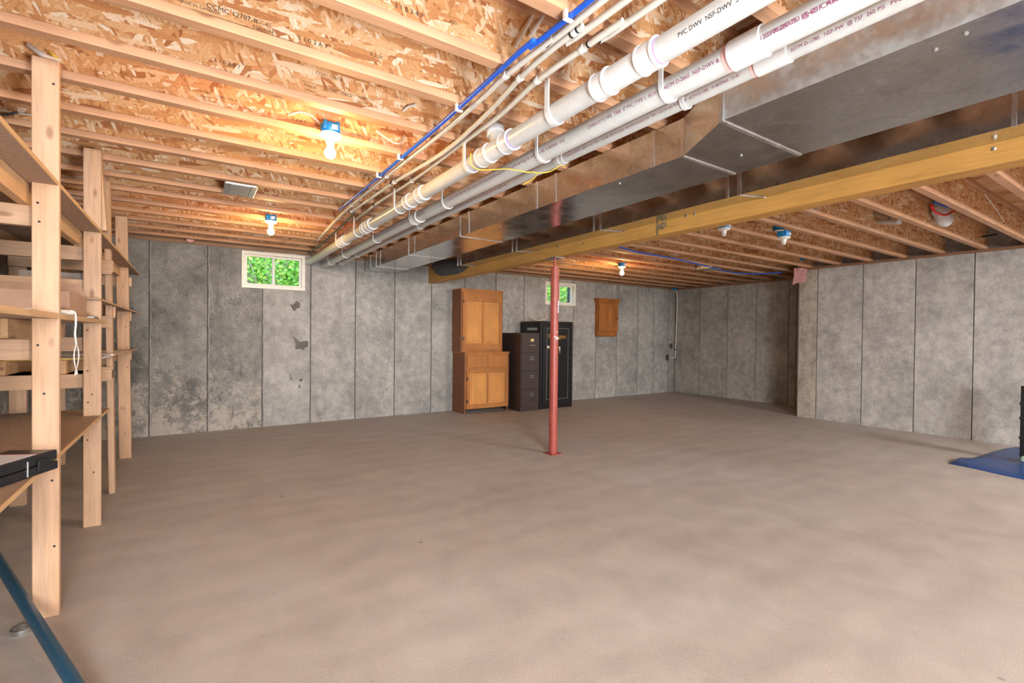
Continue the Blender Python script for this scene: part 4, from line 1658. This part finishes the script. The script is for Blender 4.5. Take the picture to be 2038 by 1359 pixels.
obj('crown_moulding', bm, 'wallcab', t)
bm = BM()
extr(bm, [(wy0, wz0 + .1), (YB - .001, wz0 + .1), (YB - .001, wz0), (wy0 + .05, wz0), (wy0 - .0, wz0 + .03), (wy0 + .03, wz0 + .07)], 0, wx0 + .02, wx0 + .04)
extr(bm, [(wy0, wz0 + .1), (YB - .001, wz0 + .1), (YB - .001, wz0), (wy0 + .05, wz0), (wy0 - .0, wz0 + .03), (wy0 + .03, wz0 + .07)], 0, wx1 - .04, wx1 - .02)
box(bm, wx0 + .03, wx1 - .03, wy0 + .03, wy0 + .05, wz0 + .0, wz0 + .1, .002)
obj('scroll_apron', bm, 'wallcab', t)
bm = BM()
for x in (wx0 + .02, wx1 - .09):
    box(bm, x, x + .07, wy0 - .02, wy0, wz0 + .11, wz1 - .10, .003)
box(bm, wx0 + .09, wx1 - .09, wy0 - .02, wy0, wz0 + .11, wz0 + .19, .003)
box(bm, wx0 + .09, wx1 - .09, wy0 - .02, wy0, wz1 - .19, wz1 - .10, .003)
dr = obj('door', bm, 'wallcab', t)
for i in range(4):
    bm = BM()
    w = (wx1 - wx0 - .18) / 4
    box(bm, wx0 + .09 + i * w + .002, wx0 + .09 + (i + 1) * w - .002, wy0 - .012, wy0 - .001, wz0 + .19, wz1 - .19, .004)
    obj('door_plank', bm, 'oak' if i % 2 == 0 else 'wallcab', dr)
bm = BM()
lathe(bm, [(.006, 0), (.006, .012), (.013, .02), (.01, .028), (.003, .03)], (wx1 - .05, wy0 - .02, 1.64), 'y', 14, -1)
obj('knob', bm, 'blackp', dr, True)

# ------------------------------------------------------------------ corner conduit
t = thing('corner_conduit', 'white conduit dropping from a small blue box in the far corner', 'conduit', (9.29, 7.15, .78))
bm = BM()
tube(bm, smooth_path([(9.28, 7.16, 2.37), (9.318, 7.13, 2.2), (9.318, 7.13, 1.9), (9.315, 7.145, 1.4), (9.312, 7.155, .98), (9.312, 7.155, .82)]), .014, 10)
tube(bm, smooth_path([(9.312, 7.155, .83), (9.305, 7.155, .80), (9.27, 7.16, .795), (9.13, 7.165, .795)]), .014, 10)
obj('conduit_run', bm, 'wire', t, True)
bm = BM()
tube(bm, [(9.312, 7.155, .96), (9.312, 7.155, .99)], .017, 10)
obj('conduit_collar', bm, 'blackp', t, True)
bm = BM()
box(bm, 9.20, 9.30, 7.12, 7.19, 2.355, 2.388, .003)
obj('junction_box', bm, 'blue_box', t)
for (x, z, s, lab) in ((9.19, 1.06, .06, 'upper dark sealed pipe hole on the back wall by the corner'), (9.07, .795, .075, 'lower dark sealed pipe hole where the conduit enters the wall')):
    bm = BM()
    pts = [(x + s * math.cos(a) * random.uniform(.7, 1.05) * .7, z + s * math.sin(a) * random.uniform(.8, 1.15)) for a in [2 * math.pi * k / 14 for k in range(14)]]
    extr(bm, pts, 1, YB - .018, YB + .002)
    tag(obj('wall_sealant', bm, 'near_black'), lab, 'sealant')

# pink insulation stuffed at the wall corner, and a wisp on the far sill
for (c, s, lab) in (((8.21, 3.90, 2.375), .09, 'pink insulation scrap stuffed on top of the wall corner'), ((-.02, YB - .10, 2.372), .05, 'small pink insulation wisp on the sill above the back wall')):
    bm = BM()
    bmesh.ops.create_icosphere(bm, subdivisions=3, radius=1)
    for v in bm.verts:
        n_ = 1 + random.uniform(-.14, .14)
        v.co = Vector((c[0] + v.co.x * s * n_ * .8, c[1] + v.co.y * s * n_ * (.7 if s > .06 else .4), c[2] + v.co.z * s * n_ * .5 + .008))
    tag(obj('insulation', bm, 'pink', smooth=True), lab, 'insulation')
bm = BM()
hexa(bm, [at(0, XR - .012, u, v) for u, v in ((1577, 567), (1586, 563), (1602, 561), (1606, 535), (1580, 533), (1580, 548))],
     [at(0, XR - .012, u, v) + Vector((.009, 0, 0)) for u, v in ((1577, 567), (1586, 563), (1602, 561), (1606, 535), (1580, 533), (1580, 548))])
bmesh.ops.recalc_face_normals(bm, faces=bm.faces)
tag(obj('insulation_flap', bm, 'pink'), 'pink insulation flap hanging over the wall corner', 'insulation')

# ------------------------------------------------------------------ tarp and the black stack on it
bm = BM()
outl = [(6.40, 1.58), (6.62, 1.60), (6.85, 1.53), (7.1, 1.505), (7.45, 1.49), (7.87, 1.456), (8.12, 1.41), (8.13, .9), (8.1, .45), (7.4, .55), (6.8, .62), (6.25, .75), (6.26, 1.03), (6.30, 1.2), (6.36, 1.36)]
cxy = (7.2, 1.08)
rings = []
for q in (1.0, .93, .8, .6, .35, .12):
    ring = []
    for i, (x, y) in enumerate(outl):
        h = .004 + (0 if q == 1 else random.uniform(.002, .014)) * (2.2 if x < 6.7 and q > .7 else .8)
        ring.append(bm.verts.new((cxy[0] + (x - cxy[0]) * q, cxy[1] + (y - cxy[1]) * q, h)))
    rings.append(ring)
n = len(outl)
for A, B in zip(rings, rings[1:]):
    for k in range(n):
        bm.faces.new((A[k], A[(k + 1) % n], B[(k + 1) % n], B[k]))
bm.faces.new(rings[-1])
base = [bm.verts.new((x, y, .0005)) for x, y in outl]
for k in range(n):
    bm.faces.new((base[(k + 1) % n], rings[0][(k + 1) % n], rings[0][k], base[k]))
bm.faces.new(base[::-1])
bmesh.ops.recalc_face_normals(bm, faces=bm.faces)
tag(obj('tarp', bm, 'tarp', smooth=True), 'crumpled blue tarp on the floor by the right-hand wall', 'tarp')
zt = at(1, 1.2, 2031, 768).z
t = thing('black_crate', 'tall black crate standing on the blue tarp', 'crate', (7.35, 1.0, .02))
pe = at(1, 1.2, 2031, 800)
cx0 = pe.x
bm = BM()
box(bm, cx0, cx0 + .14, 1.08, 1.2, .06, zt, .006)
obj('crate_body', bm, 'black_enamel', t)
for z in (.25, .45, .6):
    bm = BM()
    box(bm, cx0 - .006, cx0 + .146, 1.075, 1.206, z, z + .03, .003)
    obj('crate_band', bm, 'blackp', t)
for i, (x, y) in enumerate(((cx0 + .0, 1.16), (cx0 + .07, 1.13), (cx0 + .13, 1.10), (cx0 + .04, 1.09))):
    bm = BM()
    lathe(bm, [(.012, 0.024), (.036, .032), (.04, .052), (.03, .075), (.008, .086)], (x, y, 0), 'z', 14)
    obj('rubber_foot', bm, 'seafoam', t, True)

# ------------------------------------------------------------------ outdoors seen through the windows
bm = BM()
hexa(bm, [(-14, YB + .26, 1.2), (22, YB + .26, 1.2), (22, 30, 2.4), (-14, 30, 2.4)], [(-14, YB + .26, 1.72), (22, YB + .26, 1.72), (22, 30, 3.4), (-14, 30, 3.4)])
bmesh.ops.recalc_face_normals(bm, faces=bm.faces)
tag(obj('lawn', bm, 'grass'), 'green lawn rising outside the basement windows', 'lawn')['kind'] = 'structure'


def shrub(cx, cy, z0, rx, ry, rz, n, label, mats=('leaf', 'leaf2'), leaf=.07):
    t_ = thing('shrub', label, 'shrub', (cx, cy, z0), None)
    for m_ in mats:
        bm = BM()
        for i in range(n):
            while True:
                p = Vector((random.uniform(-1, 1), random.uniform(-1, 1), random.uniform(-1, 1)))
                if .35 < p.length < 1:
                    break
            c_ = Vector((cx + p.x * rx, cy + p.y * ry, z0 + rz + p.z * rz))
            a = Vector((random.gauss(0, 1), random.gauss(0, 1), random.gauss(0, .6))).normalized() * leaf * random.uniform(.6, 1.3)
            b = a.cross(Vector((random.gauss(0, 1), random.gauss(0, 1), random.gauss(0, 1)))).normalized() * leaf * .35
            vs4 = [bm.verts.new(q) for q in (c_, c_ + a * .5 + b, c_ + a, c_ + a * .5 - b)]
            bm.faces.new(vs4)
        o_ = obj('foliage', bm, m_, t_)
        o_['kind'] = 'stuff'
    bm = BM()
    for i in range(12):
        e = Vector((cx + random.uniform(-.8, .8) * rx, cy + random.uniform(-.6, .6) * ry, z0 + rz * random.uniform(.8, 1.9)))
        s = Vector((cx + random.uniform(-.3, .3) * rx, cy, z0))
        mid = (s + e) / 2 + Vector((random.uniform(-.1, .1), 0, .1))
        tube(bm, smooth_path([s, mid, e], 3), .012, 5)
    obj('stem', bm, 'bark', t_)


shrub(1.0, 9.6, 1.80, 1.1, .8, .75, 2200, 'leafy green shrub outside the wide basement window')
shrub(8.0, 9.9, 1.80, 1.3, .8, .75, 2200, 'yellow green shrub outside the small basement window', ('leaf2', 'leaf'))
shrub(2.2, 13.5, 1.85, 3.0, 1.2, 1.45, 9000, 'dense hedge further outside the wide basement window', ('leaf', 'leaf2'), .2)
shrub(11.6, 13.5, 1.85, 3.2, 1.2, 1.45, 9000, 'dense hedge further outside the small basement window', ('leaf', 'leaf2'), .2)
bpy.context.view_layer.update()
